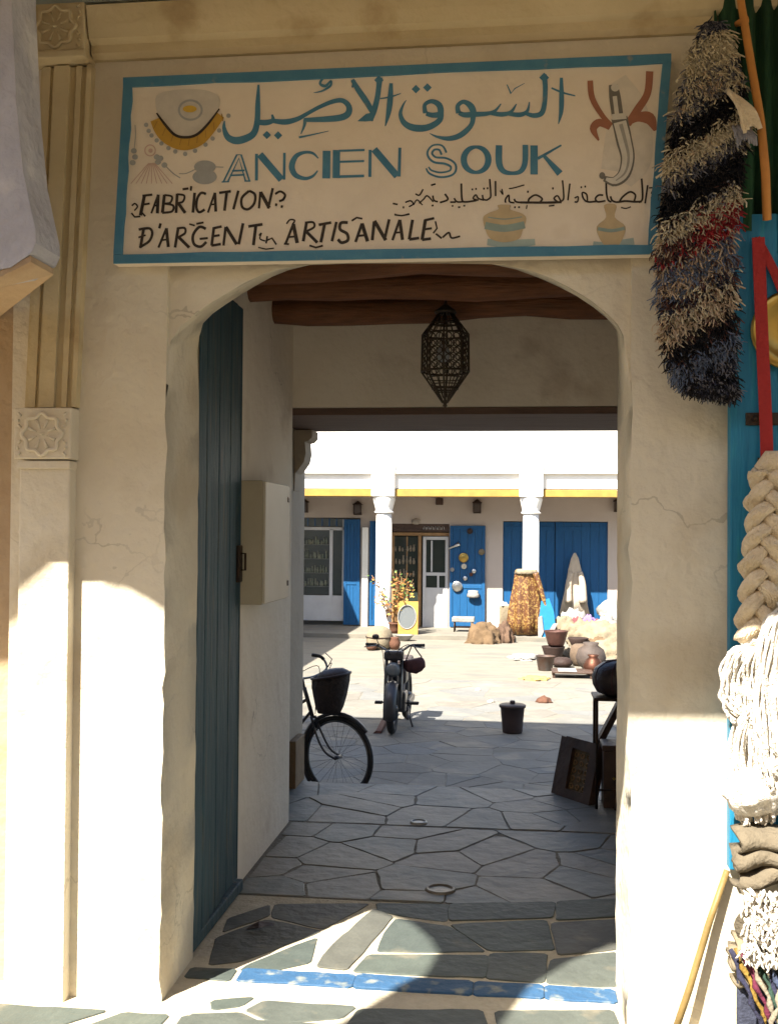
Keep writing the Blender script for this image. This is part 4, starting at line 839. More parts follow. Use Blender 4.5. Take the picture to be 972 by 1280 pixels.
rr = thing('rolled_rag_rug', 'rolled rag rug with dark red, blue and yellow stripes at the bottom right corner', 'rug', (.93, -.50, .02))
rc = [mat('rag_' + k, c, tuple(q * .45 for q in c), 60, .95, .5, 90) for k, c in dict(navy=(.03, .03, .06), red=(.15, .02, .025), cream=(.26, .22, .16), yellow=(.26, .16, .03), blue=(.06, .075, .13), green=(.035, .07, .05), magenta=(.13, .02, .045), black=(.015, .014, .016)).items()]
for i in range(44):
    b = MB(); fl = i % 2; j_ = i // 2; pts = []
    for k in range(18):
        t = k / 17
        if not fl: x_, z_ = .685 + j_ * .018 + .16 * t, .40 - .40 * t
        else: x_, z_ = .845 + j_ * .019 - .13 * t, .33 - .33 * t
        pts.append((x_ + .006 * math.sin(k * 1.7 + i), -.49 - .07 * math.sin(math.pi * min(1, t * 1.15)) - .016 * fl - .01 * math.sin(i * 2.3), max(.012, z_)))
    b.tube(pts, [.010 * (.8 + .35 * math.sin(k * 2.4 + i)) for k in range(18)], 7); b.build('stripe', rc[(j_ * 3 + fl * 2 + j_ // 3) % 8], rr)
b = MB(); b.box((.71, -.485, .0), (1.2, -.452, .37), .012); b.build('backing', YARN['navy'], rr)
# stick leaning on the wall
b = MB(); s0 = at(832, 1240, Y0 - .085); s0.z = .0; s0.x = at(838, 1275, Y0 - .085).x; s1 = at(908, 1088, Y0 - .03)
b.tube([s0, s0.lerp(s1, .3) + Vector((.003, 0, .002)), s0.lerp(s1, .7) + Vector((-.003, 0, 0)), s1], [.0125, .0125, .012, .011], 8)
one(b, 'leaning_stick', mat('bamboo', (.22, .145, .05), (.15, .10, .035), 9, .5, .2, 30), 'thin yellow-brown stick leaning on the sunlit wall at the lower right', 'stick', s0)

# ------------------------------------------------------------------ passage, right side: pouf stand, framed panel, boards
st = thing('pouf_stand', 'thin dark iron stand on the right side of the passage carrying a leather pouf', 'stand', (.62, 3.02, 0))
b = MB(); b.box((.47, 2.87, .685), (.82, 3.16, .705), .004); b.build('top', IRON, st)
for x in (.49, .80):
    for y in (2.89, 3.14): b = MB(); b.tube([(x, y, 0), (x, y, .685)], .010, 6); b.build('leg', IRON, st)
b = MB(); b.tube([(.49, 2.89, .12), (.80, 2.89, .12)], .007, 6); b.build('stretcher', IRON, st)
pf = thing('leather_pouf', 'round dark brown leather pouf on the iron stand', 'pouf', (.645, 3.015, .706))
b = MB(); b.lathe((.645, 3.015, .706), [(.09, 0), (.145, .02), (.172, .07), (.178, .12), (.16, .175), (.11, .21), (.05, .222), (.01, .223)], 28, lambda a, z: .02 * math.cos(8 * a)); b.build('body', LEATHER, pf)
b = MB()
for k in range(8):
    a = k * math.pi / 4 + .39; b.tube([(.645 + r_ * 1.0 * math.cos(a), 3.015 + r_ * math.sin(a), .706 + z_) for r_, z_ in ((.142, .02), (.168, .07), (.174, .12), (.156, .175), (.10, .215), (.02, .228))], .0045, 5)
b.build('seam', REDLEATHER, pf)
# leaning carved panel
pn = thing('framed_panel', 'dark carved wooden framed panel leaning at the right side of the passage', 'panel', (.35, 3.08, 0))
c0, c1 = onz(694, 993, 0), onz(735, 1007, 0); top0 = Vector((c0.x + .075, c0.y + .10, .375)); up = top0 - c0; ux = c1 - c0; uy = ux.cross(up).normalized()
if uy.y < 0: uy = -uy
def pnl(a0, a1, b0, b1, d0, d1):
    vs = [c0 + ux * a + up * c_ + uy * d for d in (d0, d1) for a, c_ in ((a0, b0), (a1, b0), (a1, b1), (a0, b1))]
    return vs, [(0, 3, 2, 1), (4, 5, 6, 7), (0, 1, 5, 4), (1, 2, 6, 5), (2, 3, 7, 6), (3, 0, 4, 7)]
for a0, a1, b0, b1 in ((0, .24, .0, 1), (.78, 1, .0, 1), (.243, .777, 0, .15), (.243, .777, .83, 1)):
    b = MB(); b.add(*pnl(a0, a1, b0, b1, 0, .07)); b.build('frame_rail', DARKW, pn)
b = MB(); b.add(*pnl(.243, .777, .152, .828, .025, .05)); b.build('inset', mat('gold_brown_wood', (.15, .10, .04), (.07, .045, .02), 14, .5, .5, 40), pn)
b = MB()
for k in range(5):
    for l in range(3):
        q = c0 + ux * (.33 + .18 * l) + up * (.22 + .13 * k) + uy * .022; b.tube([q + (ux.normalized() * math.cos(t * .9) + up.normalized() * math.sin(t * .9)) * .016 for t in range(7)], .004, 4, closed=True)
b.build('carving', BROWNW, pn)
b = MB(); b.add(*pnl(-.16, -.004, -.0, .98, .003, .068)); b.build('side', DARKW, pn)
for i, (xa, za, lab) in enumerate(((.33, .02, 'wide dark plank leaning against the right passage wall behind the carved panel'), (.60, .0, 'second dark plank leaning against the right passage wall beside the iron stand'))):
    b = MB(); xb = .93 - .02 * i; zb2 = 1.12 + .1 * i; y0_, y1_ = 3.20 - .34 * i, 3.32 - .30 * i
    b.add([(xa, y0_, 0), (xa + .045, y0_, 0), (xb + .012, y0_, zb2), (xb - .03, y0_, zb2), (xa, y1_, 0), (xa + .045, y1_, 0), (xb + .012, y1_, zb2), (xb - .03, y1_, zb2)], [(0, 3, 2, 1), (4, 5, 6, 7), (0, 1, 5, 4), (1, 2, 6, 5), (2, 3, 7, 6), (3, 0, 4, 7)])
    if i: b.v = [(min(x, .79), y, z) for x, y, z in b.v]
    one(b, 'leaning_plank', DARKW, lab, 'plank', (xa, y0_, 0), 'planks leaning in the passage')
ch = thing('wooden_chest', 'dark wooden chest standing under the iron stand at the right of the passage', 'chest', (.66, 2.98, 0))
b = MB(); b.box((.535, 2.91, .0), (.785, 3.13, .36), .006); b.build('body', DARKW, ch)
b = MB(); b.box((.525, 2.90, .362), (.79, 3.135, .40), .006); b.build('lid', DARKW, ch)
b = MB(); b.lathe((.60, 2.906, .19), [(.002, -.01), (.014, 0), (.002, .01)], 10); b.build('stud', BRASS, ch)

# ------------------------------------------------------------------ bicycle
ZG = -.6
hub = Vector((at(422, 948, 5.30).x, 5.30, ZG + .366))
bk = thing('bicycle', 'old black bicycle with a front basket parked behind the left passage pillar', 'bicycle', (hub.x - .5, hub.y, ZG))
def wheel(c_, r_, ang, par, nm='front_wheel'):
    ax = Vector((math.sin(ang), -math.cos(ang), 0)); fx = Vector((math.cos(ang), math.sin(ang), 0))
    def ringp(rad, k): return [c_ + (fx * math.cos(2 * math.pi * i / k) + Vector((0, 0, 1)) * math.sin(2 * math.pi * i / k)) * rad for i in range(k)]
    b = MB(); b.tube(ringp(r_, 48), .021, 8, closed=True); t = b.build('tyre', RUBBER, par)
    b = MB(); b.tube(ringp(r_ - .028, 48), .010, 6, closed=True); b.build('rim', STEEL, par)
    b = MB()
    for i in range(28):
        a = 2 * math.pi * i / 28; s_ = .025 if i % 2 else -.025; rot = a + (.5 if (i // 2) % 2 else -.5)
        b.tube([c_ + ax * s_ + (fx * math.cos(rot) + Vector((0, 0, 1)) * math.sin(rot)) * .02, c_ + (fx * math.cos(a) + Vector((0, 0, 1)) * math.sin(a)) * (r_ - .03)], .0014, 3, caps=False)
    b.build('spokes', STEEL, par)
    b = MB(); b.tube([c_ - ax * .045, c_ + ax * .045], .018, 8); b.tube([c_ - ax * .065, c_ + ax * .065], .007, 6); b.build('hub', BLACKP, par)
    return ax, fx
ax, fx = wheel(hub, .345, R(-24), bk)
Zv = Vector((0, 0, 1))
head = hub + Vector((-.24, .03, .40)); 
for s_ in (-1, 1):
    b = MB(); b.tube(smooth_path([head + ax * .03 * s_ + Vector((.01, 0, -.05)), hub + ax * .045 * s_ + Vector((-.16, .02, .17)), hub + ax * .05 * s_ + Vector((-.09, .02, .05)), hub + ax * .055 * s_], 5), .011, 7); b.build('fork_blade', BLACKP, bk)
b = MB(); b.tube([head + Vector((.01, 0, -.07)), head + Vector((-.07, 0, .20))], .019, 8); b.build('head_tube', BLACKP, bk)
b = MB(); b.tube([head + Vector((-.07, 0, .2)), head + Vector((-.085, 0, .28))], .012, 7); b.build('stem', STEEL, bk)
hb = head + Vector((-.085, 0, .28))
for s_ in (-1, 1):
    hp_ = smooth_path([hb, hb + ax * .10 * s_ + Vector((.05, 0, .01)), hb + ax * .20 * s_ + Vector((.10, 0, .07)), hb + ax * .25 * s_ + Vector((.03, 0, .16)), hb + ax * .28 * s_ + Vector((-.08, 0, .18))], 5)
    b = MB(); b.tube(hp_, .0105, 7); h_ = b.build('handlebar', STEEL, bk)
    b = MB(); b.tube(hp_[-7:], .016, 8); b.build('grip', RUBBER, h_)
    b = MB(); b.tube([hb + ax * .22 * s_ + Vector((.10, 0, .08)), hb + ax * .25 * s_ + Vector((.12, 0, .15)), hb + ax * .27 * s_ + Vector((.05, 0, .20))], .005, 5); b.build('brake_lever', STEEL, h_)
rear = Vector((hub.x - 1.05, hub.y + .05, ZG + .366)); bb = rear + Vector((.44, 0, -.05)); seat = bb + Vector((-.16, 0, .50))
wheel(rear, .345, 0, bk)
b = MB()
for a_, c_ in ((head, bb), (head + Vector((-.04, 0, .1)), bb + (seat - bb) * .55), (bb, seat), (bb, rear), (seat - (seat - bb) * .12, rear)): b.tube([a_, c_], .014, 7)
b.build('frame', BLACKP, bk)
b = MB(); b.heap((seat.x, seat.y, seat.z), (.14, .085, .06), 9, .05, 2, 2, True); b.build('saddle', LEATHER, bk)
b = MB(); b.tube([bb + Vector((0, -.07, 0)), bb + Vector((0, .07, 0))], .02, 8); b.tube([bb + Vector((0, -.07, 0)), bb + Vector((.12, -.07, -.10))], .009, 6); b.tube([bb + Vector((0, .07, 0)), bb + Vector((-.12, .07, .10))], .009, 6); b.box((bb.x + .08, bb.y - .17, bb.z - .115), (bb.x + .16, bb.y - .08, bb.z - .09)); b.box((bb.x - .16, bb.y + .08, bb.z + .09), (bb.x - .08, bb.y + .17, bb.z + .115)); b.build('crank', STEEL, bk)
b = MB(); pts = [hub + (fx * math.cos(a) + Zv * math.sin(a)) * .384 for a in [R(40 + i * 10) for i in range(19)]]
b.tube(pts, .019, 6); b.build('mudguard', BLACKP, bk)
b = MB(); b.tube([rear + Vector((-.02, -.09, 0)), Vector((rear.x + .06, rear.y - .20, ZG + .002))], .009, 6); b.build('kickstand', STEEL, bk)
b = MB()
for s_ in (-1, 1): b.tube(smooth_path([hb + ax * .2 * s_ + Vector((.1, 0, .08)), hb + ax * .1 * s_ + Vector((.2, 0, .12)), head + Vector((.05, 0, .15)), head + Vector((.03, 0, -.03))], 6), .0035, 5)
b.build('brake_cable', RUBBER, bk)
bs = thing('bicycle_basket', 'dark wicker basket fixed to the front of the black bicycle', 'basket', (head.x + .17, head.y - .02, ZG + .76))
bc = Vector((head.x + .165, head.y - .05, ZG + .76)); b = MB()
def basket(mb, c_, zz_, r_, tilt): pass
prof = [(.10, 0), (.125, .05), (.150, .15), (.165, .25), (.172, .32)]
b.lathe((0, 0, 0), prof, 22, lambda a, z: .015 * math.cos(11 * a) + .02 * math.sin(z * 110), 1.0, .8)
b.v = [(bc.x + x + .04 * z, bc.y + y, bc.z + z + (.18 * x if z > .2 else .06 * x)) for x, y, z in b.v]; b.build('body', mat('dark_wicker', (.05, .035, .03), (.025, .018, .016), 40, .7, .6, 90), bs)
b = MB(); b.tube([(bc.x + .174 * math.cos(a) + .013, bc.y + .14 * math.sin(a), bc.z + .325 + .18 * .172 * math.cos(a)) for a in [i * math.pi / 12 for i in range(24)]], .011, 6, closed=True); b.build('rim', LEATHER, bs)
b = MB(); b.lathe((bc.x + .03, bc.y, bc.z + .325), [(.15, -.02), (.14, .02), (.09, .05), (.02, .06)], 18, None, 1, .8); b.v = [(x, y, z + .16 * (x - bc.x)) for x, y, z in b.v]; b.build('contents', LEATHER, bs)

# ------------------------------------------------------------------ moped
mo = Vector((at(490, 917, 8.45).x, 8.45, ZG))
mp = thing('moped', 'dark moped parked facing the passage at the edge of the sunlit courtyard', 'moped', mo)
def MV(x, y, z): return Vector((mo.x + x, mo.y + y, ZG + z))
hubm = MV(0, 0, .30)
def mring(c_, rad, k, wig=0): return [c_ + Vector((wig * math.cos(2 * math.pi * i / k), math.cos(2 * math.pi * i / k) * rad, math.sin(2 * math.pi * i / k) * rad)) for i in range(k)]
for nm, c_ in (('front_wheel', hubm), ('rear_wheel', MV(.05, 1.12, .30))):
    b = MB(); b.tube(mring(c_, .255, 36), .045, 10, closed=True); wv = b.build(nm, RUBBER, mp)
    b = MB(); b.tube(mring(c_, .212, 36), .018, 6, closed=True)
    for i in range(16): a = i * math.pi / 8; b.tube([c_ + Vector((.02 if i % 2 else -.02, 0, 0)), c_ + Vector((0, .2 * math.cos(a), .2 * math.sin(a)))], .003, 3)
    b.tube([c_ + Vector((-.06, 0, 0)), c_ + Vector((.06, 0, 0))], .03, 8); b.build('rim', STEEL, wv)
b = MB(); vs = []
for i in range(15):
    a = R(200 - i * 12)
    for k in range(5): vs.append(hubm + Vector((-.075 + .0375 * k, math.cos(a) * (.325 - .02 * abs(k - 2)), math.sin(a) * (.325 - .02 * abs(k - 2)))))
b.add(vs, [(i * 5 + k, i * 5 + k + 1, (i + 1) * 5 + k + 1, (i + 1) * 5 + k) for i in range(14) for k in range(4)], True); o = b.build('mudguard', BLACKP, mp); o.modifiers.new('s', 'SOLIDIFY').thickness = .006
for s_ in (-1, 1):
    b = MB(); b.tube([hubm + Vector((.085 * s_, 0, 0)), hubm + Vector((.088 * s_, .06, .24)), hubm + Vector((.09 * s_, .14, .52)), hubm + Vector((.085 * s_, .17, .62))], [.022, .024, .022, .018], 9); b.build('fork_leg', STEEL, mp)
b = MB(); b.box((mo.x - .10, mo.y + .10, ZG + .76), (mo.x + .10, mo.y + .15, ZG + .80), .01); b.box((mo.x - .1, mo.y + .12, ZG + .88), (mo.x + .1, mo.y + .19, ZG + .915), .01); b.build('fork_yoke', BLACKP, mp)
b = MB(); b.lathe((0, 0, 0), [(.02, .14), (.06, .12), (.082, .07), (.09, .02), (.088, 0)], 18); b.v = [(mo.x + x, mo.y + .02 + z, ZG + .74 + y) for x, y, z in b.v]; hl = b.build('headlight', BLACKP, mp)
b = MB(); b.lathe((0, 0, 0), [(.086, .0), (.06, -.018), (.02, -.026), (.002, -.027)], 18); b.v = [(mo.x + x, mo.y + .019 + z, ZG + .74 + y) for x, y, z in b.v]; b.build('lens', mat('lamp_glass', (.20, .21, .21), None, 6, .08, spec=.8), hl)
b = MB(); b.box((mo.x - .115, mo.y + .05, ZG + .84), (mo.x + .115, mo.y + .2, ZG + .955), .03); b.build('cowl', BLACKP, mp)
b = MB(); b.tube(smooth_path([MV(-.335, .24, 1.0), MV(-.22, .20, 1.005), MV(-.1, .17, .955), MV(0, .16, .94), MV(.1, .17, .955), MV(.2, .2, 1.015), MV(.33, .24, 1.01)], 4), .013, 7); hbm = b.build('handlebar', STEEL, mp)
for s_ in (-1, 1):
    b = MB(); b.tube([MV(.22 * s_, .205, 1.01), MV(.35 * s_, .245, 1.01)], .019, 8); b.build('grip', RUBBER, hbm)
    b = MB(); b.tube([MV(.2 * s_, .18, 1.01), MV(.26 * s_, .14, 1.0), MV(.36 * s_, .17, .985)], .007, 5); b.build('brake_lever', STEEL, hbm)
b = MB(); b.tube([MV(0, .16, .9), MV(0, .26, .55), MV(.0, .45, .34), MV(.02, .75, .34), MV(.03, 1.0, .60)], .04, 9); b.tube([MV(.0, .45, .5), MV(.02, .9, .68)], .03, 8); b.build('frame', BLACKP, mp)
b = MB(); b.box((mo.x - .09, mo.y + .42, ZG + .18), (mo.x + .11, mo.y + .68, ZG + .42), .02); b.build('engine', STEEL, mp)
b = MB(); b.box((mo.x - .11, mo.y + .40, ZG + .52), (mo.x + .12, mo.y + .66, ZG + .72), .04); b.build('tank', BLACKP, mp)
b = MB(); b.box((mo.x - .11, mo.y + .68, ZG + .70), (mo.x + .14, mo.y + 1.12, ZG + .80), .035); b.build('seat', LEATHER, mp)
for s_ in (-1, 1):
    b = MB(); b.tube([MV(.06 * s_, .5, .28), MV(.17 * s_, .46, .29)], .010, 6); b.box((mo.x + .17 * s_ - .005, mo.y + .41, ZG + .275), (mo.x + .265 * s_, mo.y + .50, ZG + .305), .006); b.build('pedal', RUBBER, mp)
b = MB(); b.tube([MV(.11, .55, .24), MV(.19, .48, .0)], .011, 6); b.tube([MV(.13, .52, .17), MV(.15, .30, .13)], .018, 7); b.build('kickstand', BLACKP, mp)
b = MB(); b.box((mo.x + .09, mo.y + .62, ZG + .22), (mo.x + .15, mo.y + 1.2, ZG + .3), .02); b.build('exhaust', STEEL, mp)
b = MB()
for s_ in (-1, 1):
    b.tube(smooth_path([MV(.22 * s_, .17, 1.0), MV(.16 * s_, .06, 1.03), MV(.05 * s_, .04, .95), MV(.04 * s_, .1, .8)], 6), .005, 5)
    b.tube(smooth_path([MV(.2 * s_, .19, 1.01), MV(.13 * s_, .02, .98), MV(.1 * s_, .03, .7), MV(.09 * s_, .02, .4)], 6), .004, 5)
b.build('control_cable', RUBBER, mp)
b = MB(); b.tube([MV(-.19, .19, 1.01), MV(-.22, .17, 1.10)], .006, 5); b.lathe((mo.x - .225, mo.y + .165, ZG + 1.10), [(.005, -.02), (.032, -.01), (.036, .01), (.025, .035), (.004, .04)], 12, None, 1.2, .3); b.build('mirror', BLACKP, mp)
bg = thing('shoulder_bag', "maroon leather bag hanging from the moped's handlebar", 'bag', MV(.22, .17, .70))
b = MB(); c_ = MV(.235, .155, .80); b.heap((0, 0, 0), (.135, .06, .115), 4, .08, 1.6, 3, False)
b.v = [(c_.x + x, c_.y + y, c_.z + (min(z, .062 + .22 * x))) for x, y, z in b.v]; b.build('body', REDLEATHER, bg)
b = MB(); b.tube(smooth_path([c_ + Vector((-.10, 0, .03)), c_ + Vector((-.05, .02, .16)), c_ + Vector((-.02, .03, .225)), c_ + Vector((.02, .01, .17)), c_ + Vector((.09, 0, .08))], 5), .008, 6); b.build('strap', LEATHER, bg)
b = MB(); q0, q1 = onz(466, 917, ZG), onz(488, 897, ZG)
b.add([(q0.x, q0.y, ZG + .003), (q1.x + .02, q0.y + .02, ZG + .003), (q1.x + .02, q1.y + .2, ZG + .003), (q1.x - .03, q1.y + .2, ZG + .003), (q0.x + .03, q0.y + .01, ZG + .03), (q1.x + .02, q0.y + .03, ZG + .03), (q1.x + .02, q1.y + .19, ZG + .17), (q1.x - .02, q1.y + .19, ZG + .17)], [(0, 3, 2, 1), (4, 5, 6, 7), (0, 1, 5, 4), (1, 2, 6, 5), (2, 3, 7, 6), (3, 0, 4, 7)])
one(b, 'wooden_wedge', mat('red_brown_wood', (.15, .07, .055), None, 8, .7, .3, 30), "reddish-brown wooden ramp block beside the moped's front wheel", 'ramp', (q0.x, q0.y, ZG))

# ------------------------------------------------------------------ bucket
bu = Vector((at(640, 912, 8.75).x, 8.75, ZG))
bt = thing('lidded_bucket', 'dark brown lidded bucket alone at the edge of the shadow', 'bucket', bu)
b = MB(); b.lathe(bu, [(.112, .004), (.118, .02), (.128, .15), (.142, .30), (.146, .305)], 28); b.build('body', mat('brown_plastic', (.055, .035, .032), None, 6, .5, .1, 30), bt)
b = MB(); b.lathe(bu, [(.156, .300), (.158, .325), (.14, .335), (.03, .345)], 28); ld = b.build('lid', mat('brown_plastic2', (.07, .045, .04), None, 6, .45), bt)
b = MB(); b.lathe(bu, [(.032, .345), (.03, .372), (.022, .378), (.002, .379)], 14); b.build('knob', MATS['brown_plastic2'], ld)
# ------------------------------------------------------------------ far arcade
YC, YW, ZF = 20.2, 21.6, -.5
ar = thing('courtyard_arcade', 'white arcaded building with columns across the courtyard', 'building', (-1.5, 20, ZF))
def ax_(x, Y=YC): return at(x, 700, Y).x
def az(y, Y=YC): return at(570, y, Y).z
xa, xb = -9.0, 9.0
b = MB(); b.box((xa, 20.05, az(590)), (xb, 20.45, 6.2)); b.build('parapet_wall', PLASTER_W, ar)
b = MB(); b.box((xa, 19.98, az(592) - .0), (xb, 20.46, az(588)), .01); b.v = [(x, y, z - .012) for x, y, z in b.v]; b.build('ledge', PLASTER_W, ar)
b = MB(); b.box((xa, 20.08, az(611)), (xb, 20.42, az(590) - .03)); b.build('frieze', PLASTER_W, ar)
cols = [ax_(479.5), ax_(663)]; step = cols[1] - cols[0]
cxs = [cols[0] - step, cols[0], cols[1], cols[1] + step]
ztop = az(580); zb0, zb1 = az(621), az(612)
for i in range(5):
    l = (cxs[i - 1] + .26) if i else xa; r_ = (cxs[i] - .26) if i < 4 else xb
    b = MB(); b.box((l, 20.03, zb0), (r_, 20.38, zb1 - .003), .008); b.build('yellow_beam', YELW, ar)
for cxx in cxs:
    b = MB(); b.box((cxx - .262, 19.93, zb0 - .005), (cxx + .262, 20.44, ztop + .02), .02); b.build('pier_block', PLASTER_W, ar)
    zc = az(640)
    b = MB(); k = zb0 - .008
    prof4 = [(.205, zc), (.19, zc + .03), (.21, zc + .10), (.25, k - .10), (.262, k - .06), (.262, k)]
    b.lathe((cxx, YC, 0), prof4, 24, lambda a, z: .05 * math.cos(4 * a + math.pi) * max(0, (z - zc) / .3)); cp = b.build('capital', PLASTER_W, ar)
    b = MB(); b.tube([(cxx + .20 * math.cos(i * math.pi / 12), YC + .20 * math.sin(i * math.pi / 12), zc - .012) for i in range(24)], .022, 8, closed=True); b.build('ring', PLASTER_W, cp)
    b = MB(); b.lathe((cxx, YC, 0), [(.21, ZF), (.21, ZF + .06), (.19, ZF + .08), (.185, ZF + .5), (.175, zc - .03)], 24); b.build('column', PLASTER_W, ar)
b = MB(); b.box((xa, 20.40, zb1 + .02), (xb, YW, zb1 + .15)); b.build('gallery_ceiling', CEILW, ar)
b = MB(); b.box((xa, 20.05, 5.2), (xb, 27, 5.4)); b.build('roof', REED, ar)
# gallery wall with openings
def wx(x): return at(x, 720, YW).x
def wz(y): return at(570, y, YW).z
ops = [(wx(360), wx(450), wz(648)), (wx(488), wx(561), wz(655)), (wx(628), wx(759), wz(651))]
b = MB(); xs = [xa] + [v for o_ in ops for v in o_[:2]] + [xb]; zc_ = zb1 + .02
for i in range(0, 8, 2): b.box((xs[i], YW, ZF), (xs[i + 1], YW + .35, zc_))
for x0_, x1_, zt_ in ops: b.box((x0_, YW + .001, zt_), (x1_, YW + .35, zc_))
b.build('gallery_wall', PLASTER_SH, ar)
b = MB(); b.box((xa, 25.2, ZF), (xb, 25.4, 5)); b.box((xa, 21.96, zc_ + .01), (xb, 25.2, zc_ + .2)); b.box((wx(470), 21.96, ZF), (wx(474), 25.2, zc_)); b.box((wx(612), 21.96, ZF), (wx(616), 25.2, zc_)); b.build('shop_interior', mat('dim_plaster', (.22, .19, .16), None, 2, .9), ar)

def rect(x0_, x1_, y0_, y1_, ya, yb_, nm, m_, par, bev=.006):
    b = MB(); b.box((wx(x0_), ya, wz(y1_)), (wx(x1_), yb_, wz(y0_)), bev); return b.build(nm, m_, par)
# left shop
s1 = thing('glazed_shopfront', 'white-framed glass shopfront at the far left of the arcade', 'shopfront', (wx(400), YW, ZF))
rect(360, 430, 747, 779, YW + .06, YW + .14, 'stall_riser', WGREY, s1)
rect(360, 412, 664, 746, YW + .09, YW + .10, 'pane', GLASS, s1)
rect(414, 428, 664, 746, YW + .09, YW + .10, 'pane', GLASS, s1)
rect(411, 415, 662, 778, YW + .05, YW + .16, 'mullion', WGREY, s1); rect(360, 430, 660, 664, YW + .05, YW + .16, 'transom', WGREY, s1)
rect(427, 430, 650, 778, YW + .05, YW + .16, 'jamb', WGREY, s1)
rect(360, 430, 649, 659, YW + .07, YW + .10, 'pane', GLASS, s1)
for i in range(7): rect(365 + i * 9, 366 + i * 9, 649, 659, YW + .05, YW + .069, 'glazing_bar', NAVY, s1, .002)
for k, yy in enumerate((682, 700, 718, 735)):
    b = MB(); b.box((wx(364), YW - .0 + .045, wz(yy + 1)), (wx(410), YW + .088, wz(yy)), .003); sf = b.build('shelf', mat('grey_green', (.16, .17, .15), None, 5, .6), s1)
w1 = MB(); rgw = random.Random(31)
for yy in (682, 700, 718, 735):
    for i in range(14):
        x = wx(365.5 + i * 3.15 + rgw.uniform(-1, 1)); h_ = rgw.uniform(.09, .2); r_ = rgw.uniform(.022, .036)
        w1.lathe((x, YW + .058, wz(yy)), [(r_ * .6, .001), (r_, h_ * .4), (r_ * .5, h_ * .75), (r_ * .7, h_)], 8, None, 1, .35)
w1o = w1.build('shop_wares', mat('ware_green', (.09, .12, .085), (.20, .19, .14), 9, .5)); w1o['kind'] = 'stuff'; w1o['label'] = 'small pots and trinkets on the shelves of the glazed shopfront'; w1o['category'] = 'pottery'
def leaf_door(nm, label, x0_, x1_, y0_, y1_, yy, m_, npl, grp):
    o = thing(nm, label, 'door', (wx((x0_ + x1_) / 2), yy, ZF), grp)
    X0, X1, Z0, Z1 = wx(x0_), wx(x1_), max(wz(y1_), ZF + .02), wz(y0_); fr = .07
    for a0, a1 in ((X0, X0 + fr), (X1 - fr, X1)): b = MB(); b.box((a0, yy - .03, Z0), (a1, yy + .03, Z1), .006); b.build('stile', m_, o)
    for z0_, z1_ in ((Z0, Z0 + .12), (Z0 + (Z1 - Z0) * .38, Z0 + (Z1 - Z0) * .38 + .09), (Z1 - .1, Z1)): b = MB(); b.box((X0 + fr + .001, yy - .026, z0_), (X1 - fr - .001, yy + .026, z1_), .006); b.build('rail', m_, o)
    wpl = (X1 - X0 - 2 * fr) / npl
    for i in range(npl): b = MB(); b.box((X0 + fr + i * wpl + .003, yy - .012, Z0 + .05), (X0 + fr + (i + 1) * wpl - .003, yy + .012, Z1 - .03)); b.build('plank', m_, o)
    return o
leaf_door('blue_door_leaf', 'blue door leaf folded open beside the white-framed glass shopfront', 430, 450, 650, 783, YW - .06, BLUE, 3, 'blue doors of the arcade')
# white post and blue shutter edge by the first column
b = MB(); b.box((wx(453), YW - .14, ZF), (wx(460.5), YW - .0, wz(660)), .008); one(b, 'white_post', PLASTER_W, 'white door post between the blue door leaf and the left column', 'post', (wx(457), YW - .07, ZF))
leaf_door('blue_shutter_leaf', 'narrow blue shutter leaf standing just left of the left column', 462, 471, 652, 785, YW - .05, BLUE, 1, 'blue doors of the arcade')
# middle shop, timber frame
s2 = thing('timber_shopfront', 'brown timber shopfront with a grey glazed door behind the left column', 'shopfront', (wx(525), YW, ZF))
rect(487, 561, 655, 665, YW + .02, YW + .12, 'fascia', DARKW, s2)
rect(487, 561, 666, 670, YW + .03, YW + .12, 'head', BROWNW, s2)
for x in (488, 522): rect(x, x + 4, 670, 790, YW + .03, YW + .12, 'post', BROWNW, s2)
rect(492, 522, 671, 760, YW + .09, YW + .10, 'pane', GLASS, s2); rect(492, 522, 760, 792, YW + .07, YW + .11, 'panel', BROWNW, s2)
for x in (507,): rect(x, x + 1.6, 671, 760, YW + .07, YW + .088, 'glazing_bar', BROWNW, s2, .002)
dm = rect(528, 532, 671, 793, YW + .02, YW + .06, 'door', WGREY, s2); 
for a in ((556, 560, 671, 793), (532, 556, 671, 675), (532, 556, 716, 720), (532, 556, 735, 793), (546, 548.5, 720, 735)): rect(*a, YW + .021, YW + .058, 'door_rail', WGREY, s2)
rect(532, 556, 675, 716, YW + .035, YW + .042, 'pane', GLASS, s2); rect(532, 546, 720, 735, YW + .035, YW + .042, 'pane', GLASS, s2); rect(548.5, 556, 720, 735, YW + .035, YW + .042, 'pane', GLASS, s2)
rect(538, 540, 676, 715, YW + .02, YW + .034, 'glazing_bar', WGREY, s2, .002)
for i in range(6):
    b = MB(); x = wx(530 + i * 4.6); z = wz(660.5); b.tube([(x - .03, YW + .016, z - .03), (x - .02, YW + .016, z + .04), (x + .02, YW + .016, z + .035), (x + .03, YW + .016, z - .03)], .008, 4); b.build('fascia_ornament', WGREY, s2)
w2 = MB()
for yy in (690, 706, 722, 738):
    for i in range(6):
        x = wx(494 + i * 4.6 + rgw.uniform(-1, 1)); h_ = rgw.uniform(.09, .22); r_ = rgw.uniform(.022, .04)
        w2.lathe((x, YW + .07, wz(yy)), [(r_ * .6, 0), (r_, h_ * .4), (r_ * .5, h_ * .75), (r_ * .7, h_)], 8, None, 1, .35)
w2o = w2.build('shop_wares', mat('ware_brown', (.30, .24, .16), (.12, .10, .075), 25, .4)); w2o['kind'] = 'stuff'; w2o['label'] = 'small trinkets displayed behind the timber shop window'; w2o['category'] = 'trinkets'
